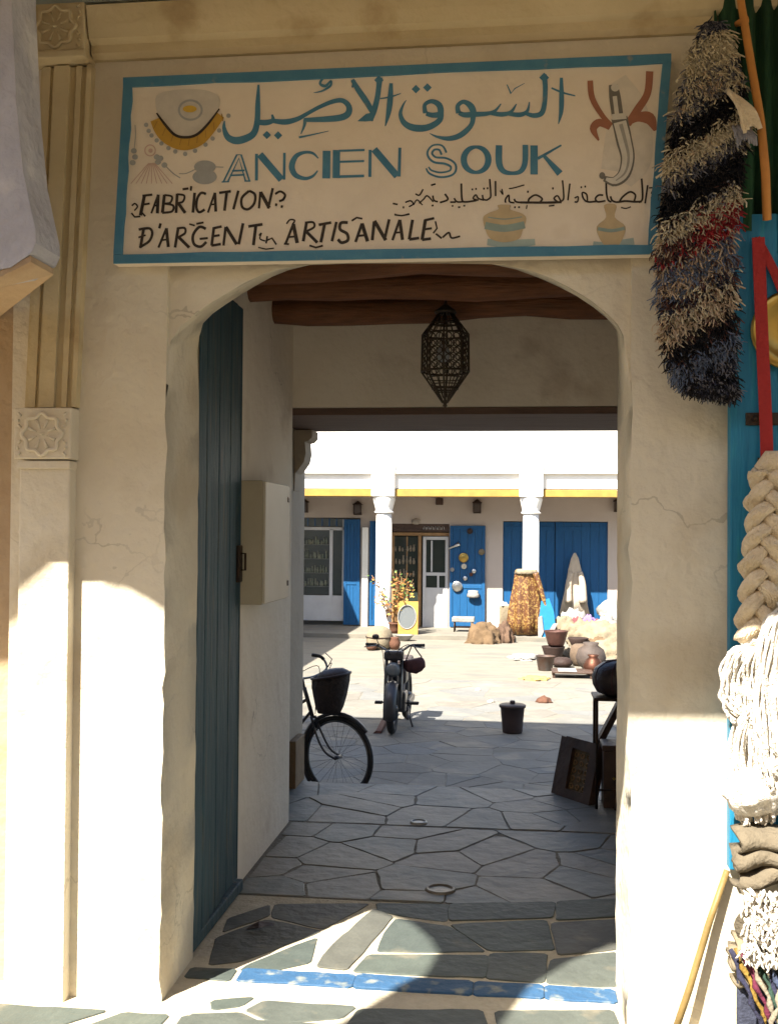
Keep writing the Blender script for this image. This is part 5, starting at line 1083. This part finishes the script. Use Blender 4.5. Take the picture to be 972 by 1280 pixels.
mleaf = leaf_door('blue_display_leaf', 'blue door leaf hung with brass and silver plates in the middle of the arcade', 562, 606, 657, 796, YW - .06, BLUE, 4, 'blue doors of the arcade')
def disc(nm, label, cat, x, y, r_, m_, grp, neck=False):
    p = at(x, y, YW - .12); b = MB(); b.lathe((0, 0, 0), [(.002, .02), (r_ * .5, .022), (r_ * .75, .008), (r_, .016), (r_ * 1.0, .004), (r_ * .6, -.006), (.002, -.008)], 20)
    b.v = [(p.x + a, YW - .105 - c_, p.z + d) for a, d, c_ in b.v]
    if neck: b.tube([(p.x, YW - .10, p.z + r_ * .9), (p.x + .02, YW - .11, p.z + r_ * 1.6)], [.03, .02], 8)
    one(b, nm, m_, label, cat, (p.x, YW - .10, p.z - r_), grp)
gp = 'ornaments hung on the blue display leaf'
disc('brass_plate', 'largest brass plate on the blue display leaf', 'plate', 579, 697, .115, BRASS, gp)
disc('small_plate', 'pale plate directly under the largest brass plate on the blue leaf', 'plate', 579.5, 708, .065, CREAMP2, gp)
disc('silver_plate', 'large silver plate low at the left of the blue display leaf', 'plate', 571, 733, .125, SILVER, gp)
disc('silver_dish', 'small silver dish right of the large silver plate on the blue leaf', 'dish', 581, 723, .05, SILVER, gp)
disc('silver_dish', 'small shiny silver dish in the right half of the blue display leaf', 'dish', 592, 714, .05, SILVER, gp)
disc('copper_dish', 'small copper dish touching the shiny silver dish on the blue leaf', 'dish', 588.5, 718, .045, COPPER, gp)
disc('star_ornament', 'dull brass ornament near the right edge of the blue display leaf', 'ornament', 601.5, 690, .075, mat('dull_brass', (.20, .16, .10), None, 8, .5, metal=.6), gp)
disc('wall_ornament', 'dark brown ornament at the top of the blue display leaf', 'ornament', 587, 664, .07, CLAYD, gp)
disc('white_ornament', 'small white ornament at the left edge of the blue display leaf', 'ornament', 565, 712, .05, CLOTHW, gp)
b = MB(); p0_, p1_ = at(560, 686, YW - .13), at(574, 680, YW - .13); b.tube([p0_, p0_.lerp(p1_, .6), p1_], [.02, .03, .06], 8); one(b, 'silver_horn', SILVER, 'silver horn-shaped ornament at the upper left of the blue display leaf', 'horn', p0_)
b = MB(); p = at(591, 742, YW - .16); b.lathe((p.x, p.y, p.z - .10), [(.09, 0), (.13, .03), (.12, .09), (.10, .12), (.105, .17), (.02, .18)], 16, None, 1.15, .6); one(b, 'white_bowl', CLOTHW, 'white bowl hung at mid height on the blue display leaf', 'bowl', (p.x, p.y, p.z - .1), gp)
# big blue double door
bd = thing('blue_double_door', 'wide dark blue double door at the right of the arcade', 'door', (wx(693), YW, ZF))
for k, (u0, u1) in enumerate(((628, 692.6), (693.4, 759))):
    X0, X1 = wx(u0), wx(u1); Z0, Z1 = ZF + .01, wz(652)
    for i in range(6): b = MB(); b.box((X0 + (X1 - X0) * i / 6 + .003, YW + .05, Z0), (X0 + (X1 - X0) * (i + 1) / 6 - .003, YW + .085, Z1)); b.build('plank', BLUE, bd)
    for zz in (Z0 + .1, Z1 - .2): b = MB(); b.box((X0 + .04, YW + .03, zz), (X1 - .04, YW + .049, zz + .1), .004); b.build('rail', BLUE, bd)
# wall lanterns
for x, y, lab in ((447, 636, 'small dark wall lantern above the blue door leaf left of the left column'), (596, 634, 'small dark wall lantern above the blue display leaf'), (380, 633, 'small dark wall lantern above the white-framed shopfront'), (772, 632, 'small dark wall lantern at the right edge of the arcade view')):
    p = at(x, y, YW - .1); l_ = thing('wall_lantern', lab, 'lantern', (p.x, YW, p.z - .12), 'wall lanterns of the arcade')
    b = MB(); b.box((p.x - .085, YW - .17, p.z - .12), (p.x + .085, YW - .02, p.z + .09), .01); b.build('body', mat('smoky_glass', (.09, .07, .06), None, 6, .3), l_)
    b = MB(); b.box((p.x - .11, YW - .195, p.z + .092), (p.x + .11, YW - .001, p.z + .12), .008); b.lathe((p.x, YW - .1, p.z + .12), [(.09, 0), (.04, .05), (.01, .07)], 10); b.build('roof', IRON, l_)
    for sx_ in (-.085, .085): b = MB(); b.box((p.x + sx_ - .01, YW - .182, p.z - .12), (p.x + sx_ + .01, YW - .172, p.z + .09)); b.build('bar', IRON, l_)
    b = MB(); b.box((p.x - .09, YW - .18, p.z - .145), (p.x + .09, YW - .001, p.z - .122), .004); b.build('base', IRON, l_)
p = at(549, 627, YW - .04); b = MB(); b.box((p.x - .085, YW - .08, p.z - .08), (p.x + .085, YW, p.z + .08), .01); b.box((p.x - .065, YW - .088, p.z - .06), (p.x + .065, YW - .081, p.z + .06), .002)
one(b, 'junction_box', DARKW, 'small brown junction box on the wall above the timber shopfront', 'box', (p.x, YW, p.z - .08))
p = at(520, 652, YW - .05); b = MB(); b.heap((p.x, YW - .03, p.z), (.10, .05, .08), 8, .5, 3, 2, False); one(b, 'hanging_charm', STONEP, 'pale charm hanging over the timber shopfront fascia', 'charm', (p.x, YW - .03, p.z - .08))

# left wing of the courtyard, outside the view: its shadow falls on the left of the yard
lw = thing('side_wing', 'white side wing along the left of the courtyard', 'building', (-6, 12, -.6))
b = MB(); b.box((-9, 3.62, -.68), (-5.72, 19.58, 3.75)); b.build('wall', PLASTER_W, lw)
b = MB(); b.box((-9, 3.62, 3.752), (-5.66, 19.58, 3.85), .01); b.build('coping', PLASTER_W, lw)

# ------------------------------------------------------------------ goods in the courtyard
def G2(x, y, Z=-.6): p = onz(x, y, Z); return p
# planter with leafy shrub by the left column
p = at(492, 780, 20.05); p.x = at(493, 760, 19.75).x
pot = thing('potted_shrub', 'straggly orange-leaved shrub in a pot beside the left column', 'plant', (p.x, 19.86, ZF))
b = MB(); b.lathe((p.x, 19.86, ZF), [(.09, 0), (.12, .08), (.135, .2), (.15, .21), (.15, .24), (.13, .24), (.12, .21), (.02, .2)], 18); b.build('pot', TERRA, pot)
rgl = random.Random(17); stems = MB(); lv = {k: MB() for k in ('orange', 'yellow', 'green', 'red')}
for i in range(26):
    a = rgl.uniform(0, 6.28); sp = rgl.uniform(.1, .62); h_ = rgl.uniform(.5, 1.35) * (1 - .35 * sp); base = Vector((p.x, 19.86, ZF + .2))
    tip = base + Vector((math.cos(a) * sp, math.sin(a) * sp * .6, h_)); mid = base.lerp(tip, .5) + Vector((rgl.uniform(-.06, .06), rgl.uniform(-.05, .05), .08))
    P = smooth_path([base, mid, tip], 5); stems.tube(P, [.010 * (1 - .07 * k) for k in range(len(P))], 5)
    for k in range(15):
        t = rgl.uniform(.35, 1); q = P[min(int(t * (len(P) - 1)), len(P) - 1)] + Vector((rgl.gauss(0, .05), rgl.gauss(0, .05), rgl.gauss(0, .05)))
        kk = rgl.choice(['orange', 'orange', 'yellow', 'orange', 'green' if h_ > .7 else 'yellow', 'green' if t > .7 else 'orange']) if not (i in (3, 9) and t > .92) else 'red'
        d = Vector((rgl.gauss(0, 1), rgl.gauss(0, 1), rgl.gauss(0, .6))).normalized(); e = d.orthogonal().normalized(); s_ = rgl.uniform(.05, .10)
        lv[kk].add([q, q + d * s_ * .5 + e * s_ * .35, q + d * s_, q + d * s_ * .5 - e * s_ * .35], [(0, 1, 2), (0, 2, 3)])
stems.build('stem', BROWNW, pot)
for k, c_ in (('orange', (.34, .14, .04)), ('yellow', (.42, .30, .06)), ('green', (.08, .14, .03)), ('red', (.5, .06, .05))):
    o = lv[k].build('foliage', leafmat(k, c_), pot); o['kind'] = 'stuff'
# round mirror in yellow frame
p = at(509, 793, 19.62); mr = thing('round_mirror', 'round mirror in a square yellow frame leaning on the ground by the left column', 'mirror', (p.x, 19.62, -.5))
X0, X1, Z0, Z1 = at(497, 780, 19.62).x, at(522, 780, 19.62).x, -.498, at(510, 752, 19.62).z; cxm, czm, rm = (X0 + X1) / 2 - .02, (Z0 + Z1) / 2 + .02, .235
vs = []; k = 32; b = MB()
sq = []
for i in range(k):
    a = 2 * math.pi * i / k; c_, s_ = math.cos(a), math.sin(a); m_ = max(abs(c_), abs(s_)); sq.append((cxm + .02 + c_ / m_ * (X1 - X0) / 2, (Z0 + Z1) / 2 + s_ / m_ * (Z1 - Z0) / 2))
inn = [(cxm + rm * .85 * math.cos(2 * math.pi * i / k), czm + rm * 1.1 * math.sin(2 * math.pi * i / k)) for i in range(k)]
def lean(x, y, z): return (x, 19.62 + y + (z + .5) * .12, z)
for yy in (0, .04): vs += [lean(x, yy, z) for x, z in sq] + [lean(x, yy, z) for x, z in inn]
b.add(vs, [(i, (i + 1) % k, k + (i + 1) % k, k + i) for i in range(k)] + [(2 * k + i, 3 * k + i, 3 * k + (i + 1) % k, 2 * k + (i + 1) % k) for i in range(k)] + [(i, 2 * k + i, 2 * k + (i + 1) % k, (i + 1) % k) for i in range(k)] + [(k + i, k + (i + 1) % k, 3 * k + (i + 1) % k, 3 * k + i) for i in range(k)]); b.build('frame', YELW, mr)
b = MB(); b.add([lean(x, .02, z) for x, z in inn] + [lean(x, .03, z) for x, z in inn], [tuple(range(k)), tuple(range(k, 2 * k))] + [(i, (i + 1) % k, k + (i + 1) % k, k + i) for i in range(k)]); b.build('glass', mat('mirror_glass', (.52, .56, .57), (.48, .52, .53), 2, .15, metal=.8), mr)
b = MB(); b.tube([lean(x, -.006, z) for x, z in inn], .012, 6, closed=True); b.build('rim', CLOTHW, mr)
# cream domed jar and little pots in front of the left column
q = G2(474, 811); jar = thing('cream_jar', 'large cream pottery jar standing in front of the left column', 'jar', q)
b = MB(); b.lathe(q, [(.19, 0), (.25, .05), (.27, .15), (.265, .26), (.23, .36), (.16, .43), (.08, .465), (.01, .47)], 24, lambda a, z: .03 * math.sin(5 * a + 3 * z)); b.build('body', CLOTHC, jar)
b = MB(); b.tube([(q.x + .272 * math.cos(i * math.pi / 12), q.y + .272 * math.sin(i * math.pi / 12), q.z + .24) for i in range(24)], .012, 6, closed=True); b.build('band', CLAYD, jar)
q2 = G2(493, 812)
b = MB(); b.lathe(q2, [(.07, 0), (.11, .08), (.12, .15), (.08, .22), (.09, .25), (.06, .25)], 18); one(b, 'terracotta_pot', TERRA, 'small orange terracotta pot right of the cream jar', 'pot', q2)
q2 = G2(464, 813); b = MB(); b.lathe(q2, [(.06, 0), (.10, .04), (.12, .10), (.10, .12), (.03, .12)], 16); one(b, 'clay_bowl', TERRA, 'little clay bowl left of the cream jar', 'bowl', q2)
q2 = G2(505, 801); b = MB(); b.lathe(q2, [(.10, 0), (.15, .06), (.20, .12), (.21, .13), (.17, .12), (.02, .05)], 18); one(b, 'white_basin', CLOTHW, 'shallow white basin below the round mirror', 'basin', q2)
# low stool in front of blue leaf
q = at(577, 795, 20.6); stl = thing('white_stool', 'low white stool with black legs before the blue display leaf', 'stool', (q.x, 20.6, ZF))
b = MB(); b.box((at(565, 770, 20.6).x, 20.42, at(575, 777, 20.6).z), (at(593, 770, 20.6).x, 20.78, at(575, 771, 20.6).z), .02); b.build('seat', CLOTHW, stl)
for x in (568, 590):
    for yy in (20.46, 20.74): b = MB(); X = at(x, 780, 20.6).x; b.tube([(X, yy, ZF), (X, yy, at(575, 776.5, 20.6).z)], .018, 6); b.build('leg', IRON, stl)
b = MB(); b.box((at(568, 780, 20.6).x, 20.5, ZF + .1), (at(590, 780, 20.6).x, 20.7, ZF + .12)); b.build('shelf', IRON, stl)
# sacks
q = G2(603, 804); b = MB(); b.heap((q.x, q.y + .03, -.6), (.36, .26, .42), 21, .30, 2.2, 4); one(b, 'tan_sack', CLOTHT, 'slumped tan cloth sack left of the gold robe', 'sack', (q.x, q.y + .03, -.6))
q = G2(629, 803); b = MB(); b.heap((q.x, q.y + .03, -.6), (.20, .22, .40), 23, .40, 2.4, 4); one(b, 'brown_sack', CLOTHB, 'smaller dark brown cloth sack right beside the gold robe', 'sack', (q.x, q.y + .03, -.6))
X0, X1 = at(624, 780, 20.4).x, at(641, 780, 20.4).x
b = MB(); b.box((X0, 20.3, ZF), (X1, 20.5, at(630, 757, 20.4).z), .03); one(b, 'rush_basket', CLOTHC, 'tall square cream rush basket behind the sacks', 'basket', ((X0 + X1) / 2, 20.4, ZF))
b = MB(); pq = at(628, 752, 20.4); b.heap((pq.x, 20.4, at(630, 757, 20.4).z), (.13, .1, .09), 26, .3, 2.5, 3); one(b, 'grey_bundle', WGREY, 'grey bundle on top of the square rush basket', 'bundle', (pq.x, 20.4, at(630, 757, 20.4).z))
# gold brocade robe around the right column
cxr = cols[1] - .10; rb_ = thing('gold_robe', 'gold brocade robe draped around the foot of the right column', 'robe', (cxr, 19.95, ZF))
zt2 = at(660, 712, 19.85).z
fold = lambda a, z: (.19 * math.sin(8 * a + 1.2 * z) + .09 * math.sin(13 * a + 2)) * (1 - .8 * (z - ZF) / (zt2 - ZF)) + .03 * math.sin(21 * a + 3 * z)
b = MB(); prof = [(.36, ZF + .03), (.345, ZF + .3), (.325, ZF + .6), (.295, ZF + .9), (.262, zt2 - .35), (.242, zt2 - .15), (.225, zt2 - .03), (.195, zt2)]
b.lathe((cxr, 19.98, 0), prof, 60, fold, 1.0, .62); b.build('skirt', BROC, rb_)
b = MB(); b.tube(smooth_path([(cxr + .20, 19.85, zt2 - .08), (cxr + .29, 19.80, zt2 - .35), (cxr + .38, 19.76, zt2 - .65), (cxr + .43, 19.76, zt2 - .80)], 5), [.075 - .003 * i for i in range(16)], 10); b.build('sleeve', BROC, rb_)
b = MB(); b.lathe((cxr, 19.98, 0), [(.25, zt2 - .10), (.238, zt2 - .04), (.215, zt2 - .004), (.19, zt2 + .006)], 40, lambda a, z: .07 * math.sin(9 * a + 20 * z), 1.0, .8); b.build('collar', CLOTHC, rb_)
# blue cloth, white boards next to it
b = MB(); Yv = 19.66; po = [at(x, y, Yv) for x, y in ((676, 752), (686, 748), (692, 765), (694, 785), (686, 799), (678, 799), (673, 775))]
b.prism([(v.x, v.z) for v in po], lambda u, v, d: (u, d + .1 * (v + .5), max(v, ZF)), Yv, Yv + .05); one(b, 'blue_board', SKYBLUE, 'bright blue rounded board leaning right of the gold robe', 'board', (po[4].x, Yv, ZF))
b = MB(); Yv = 19.62; po = [at(x, y, Yv) for x, y in ((672, 772), (677, 770), (679, 790), (676, 799), (672, 799))]
b.prism([(v.x, v.z) for v in po], lambda u, v, d: (u, d + .1 * (v + .5), max(v, ZF)), Yv, Yv + .04); one(b, 'white_board', CLOTHW, 'narrow white board between the gold robe and the blue board', 'board', (po[3].x, Yv, ZF))
b = MB(); po = [at(x, y, 19.61) for x, y in ((691, 780), (697, 779), (688, 800), (681, 802))]
b.prism([(v.x, v.z) for v in po], lambda u, v, d: (u, d + .1 * (v + .5), max(v, ZF)), 19.605, 19.64); one(b, 'white_plank', CLOTHW, 'short slanting white plank in front of the blue board', 'plank', (po[3].x, 19.7, ZF))
# robe hung on the double door
pT = at(719, 691, YW - .12); zb2 = at(719, 768, YW - .12).z
dj = thing('hooded_robe', 'beige hooded robe hanging on the wide blue double door', 'robe', (pT.x, YW - .14, zb2))
b = MB(); zz = [pT.z, pT.z - .12, pT.z - .4, pT.z - .8, pT.z - 1.1, zb2]; rr_ = [.02, .085, .15, .20, .26, .32]
b.lathe((pT.x - .02, YW - .13, 0), [(r_, z) for r_, z in zip(rr_, zz)][::-1], 40, lambda a, z: .12 * math.sin(7 * a) * (pT.z - z) / 1.5, 1, .3); b.build('body', mat('beige_cloth', (.50, .43, .33), (.40, .33, .25), 5, .95, .4, 50), dj)
for s_ in (-1, 1):
    b = MB(); b.tube(smooth_path([(pT.x + .10 * s_, YW - .17, pT.z - .45), (pT.x + .16 * s_, YW - .22, pT.z - .75), (pT.x + .17 * s_, YW - .25, pT.z - 1.15)], 4), [.06 + .005 * i for i in range(9)], 9); b.build('sleeve', MATS['beige_cloth'], dj)
# textile heap on the right
hp_ = [(716, 786, 20.7, (.40, .3, .55), CLOTHW, 41, 'heap of white textiles under the hooded robe', 'white_textiles'), (736, 770, 20.45, (.17, .16, .26), LAV, 43, 'lavender cloth bundle on the white textiles', 'lavender_bundle'), (747, 772, 20.4, (.16, .15, .20), ROSE, 44, 'dusky rose cloth bundle right of the lavender one', 'rose_bundle'),
       (752, 815, 19.0, (.62, .45, .52), CLOTHC, 45, 'big cream rug heap at the right of the courtyard', 'cream_rug_heap'), (706, 800, 19.9, (.30, .25, .42), CLOTHC, 46, 'cream cloth heap behind the dark bowls', 'cream_cloth_heap'), (768, 790, 20.3, (.30, .25, .55), CLOTHW, 47, 'white cloth heap at the right edge of the courtyard view', 'white_cloth_heap'),
       (655, 822, None, (.30, .55, .06), CLOTHW, 48, 'white cloth spread flat on the ground before the gold robe', 'ground_cloth'), (668, 849, None, (.24, .22, .05), mat('yellow_cloth', (.42, .29, .10), None, 5, .95, .3, 40), 49, 'crumpled yellow cloth on the courtyard paving', 'yellow_cloth')]
hp_ += [(728, 800, 19.75, (.34, .25, .36), CLOTHC, 71, 'cream blanket heap right of the hooded robe hem', 'cream_blanket'), (700, 792, 20.35, (.26, .2, .34), CLOTHB, 72, 'brown blanket heap behind the blue board', 'brown_blanket'), (757, 800, 19.75, (.30, .25, .48), CLOTHW, 73, 'pale blanket heap left of the white cloth heap', 'pale_blanket'),
        (745, 822, 17.6, (.34, .3, .30), CLOTHT, 74, 'tan blanket heap behind the round grey pot', 'tan_blanket'), (764, 828, 17.0, (.36, .3, .34), CLOTHC, 75, 'cream blanket heap at the far right behind the leather pouf', 'cream_blanket'), (712, 822, 16.9, (.22, .2, .16), CLOTHK, 76, 'low khaki cloth heap between the two bowl stacks', 'khaki_heap'), (722, 774, 20.5, (.2, .15, .30), ROSE, 77, 'dusky red cloth under the lavender bundle', 'red_bundle')]
for x, y, Yv, sz, m_, sd, lab, nm in hp_:
    if Yv is None: q = G2(x, y); zz = -.6
    else: q = at(x, y, Yv); zz = ZF if Yv > 19.6 else -.6
    if nm in ('lavender_bundle', 'rose_bundle', 'red_bundle'): zz = at(x, y + 13, Yv).z
    b = MB(); b.heap((q.x, q.y, zz), sz, sd, .30, 2.9, 4); one(b, nm, m_, lab, 'cloth', (q.x, q.y, zz), 'textiles laid out in the courtyard')
b = MB(); q = at(763, 752, 20.9); b.heap((q.x, 20.9, at(763, 768, 20.9).z), (.30, .2, .34), 51, .3, 2.5, 3); one(b, 'draped_sheet', CLOTHW, 'white sheet draped over a stand at the right edge', 'sheet', (q.x, 20.9, at(763, 768, 20.9).z))
st2 = thing('display_stand', 'wooden stand under the draped white sheet', 'stand', (q.x, 20.9, ZF))
for sx_ in (-.2, .2): b = MB(); b.box((q.x + sx_ - .03, 20.85, ZF), (q.x + sx_ + .03, 20.95, at(763, 768, 20.9).z - .031), .004); b.build('leg', BROWNW, st2)
b = MB(); b.box((q.x - .26, 20.75, at(763, 768, 20.9).z - .03), (q.x + .26, 21.05, at(763, 768, 20.9).z - .002), .004); b.build('top', BROWNW, st2)
# bowls, pots, trays
def vessel(nm, lab, cat, x, y, prof, m_, grp='metal and clay vessels on the courtyard paving', Z=-.6, base=None):
    q = base or G2(x, y, Z); b = MB(); b.lathe(q, prof, 24); one(b, nm, m_, lab, cat, q, grp); return q
bowl = [(.13, 0), (.15, .04), (.19, .20), (.215, .30), (.22, .32), (.20, .315), (.17, .2), (.12, .05), (.01, .04)]
q = vessel('dark_bowl', 'dark iron bowl at the bottom of a stack near the robe', 'bowl', 691, 824, [(r_, z * .75) for r_, z in bowl], CLAYD)
vessel('copper_bowl', 'coppery bowl on top of the dark iron bowl', 'bowl', 0, 0, [(r_ * 1.02, z * .9 + .0) for r_, z in bowl], mat('tarnished_copper', (.10, .045, .035), (.055, .028, .022), 8, .5, .2, 30, metal=.4), base=Vector((q.x + .05, q.y, q.z + .245)))
vessel('tin_bucket', 'small grey tin bucket nearest of the bowls', 'bucket', 681, 838, [(.115, 0), (.12, .01), (.16, .24), (.175, .25), (.16, .245), (.11, .02), (.01, .02)], mat('tin', (.10, .10, .098), (.10, .05, .03), 6, .5, .2, 20, metal=.5))
vessel('brown_bowl', 'brown conical bowl standing before the cream cloth heap', 'bowl', 722, 817, [(.05, 0), (.07, .05), (.14, .18), (.205, .30), (.20, .31), (.12, .18), (.01, .08)], CLAYD)
vessel('squat_pot', 'squat dark pot beside the tin bucket', 'pot', 702, 834, [(.10, 0), (.17, .04), (.19, .09), (.14, .15), (.10, .17), (.02, .17)], CLAYD)
vessel('grey_pot', 'round grey pot in the middle of the vessels on the right', 'pot', 738, 838, [(.10, 0), (.22, .10), (.26, .22), (.22, .36), (.12, .43), (.14, .48), (.1, .48)], mat('grey_clay', (.085, .062, .05), (.055, .043, .038), 5, .7, .3, 30))
vessel('drum_pot', 'tan drum-shaped pot left of the round grey pot', 'pot', 727, 832, [(.14, 0), (.20, .05), (.22, .2), (.20, .34), (.14, .38), (.02, .38)], mat('tan_clay', (.13, .09, .06), None, 5, .8, .3, 30))
vessel('copper_jar', 'copper jar in front of the round grey pot', 'jar', 741, 844, [(.08, 0), (.15, .06), (.17, .15), (.12, .25), (.07, .30), (.10, .34), (.02, .34)], COPPER)
q = G2(712, 846); tr = thing('low_tray', 'low dark tray table with a white cloth near the copper jar', 'tray', q)
b = MB(); b.box((q.x - .30, q.y - .25, -.52), (q.x + .36, q.y + .25, -.49), .008); b.build('top', DARKW, tr)
for sx_ in (-.27, .33):
    for sy_ in (-.2, .2): b = MB(); b.box((q.x + sx_ - .02, q.y + sy_ - .02, -.6), (q.x + sx_ + .02, q.y + sy_ + .02, -.521)); b.build('leg', DARKW, tr)
b = MB(); b.box((q.x - .2, q.y - .255, -.489), (q.x + .1, q.y + .2, -.482), .002); b.build('cloth', CLOTHW, tr)
for i, (x, y, s_) in enumerate(((679, 878, .085), (613, 878, .04), (597, 863, .035))):
    q = G2(x, y); b = MB(); b.heap((q.x, q.y, -.6), (s_ * 1.3, s_, s_), 60 + i, .3, 1.8, 3); one(b, 'loose_stone', TERRA if i == 0 else STONEP, ('reddish stone lying right of the lidded bucket', 'small grey stone just left of the lidded bucket', 'tiny grey stone farther behind the lidded bucket')[i], 'stone', (q.x, q.y, -.6), 'loose stones on the paving')
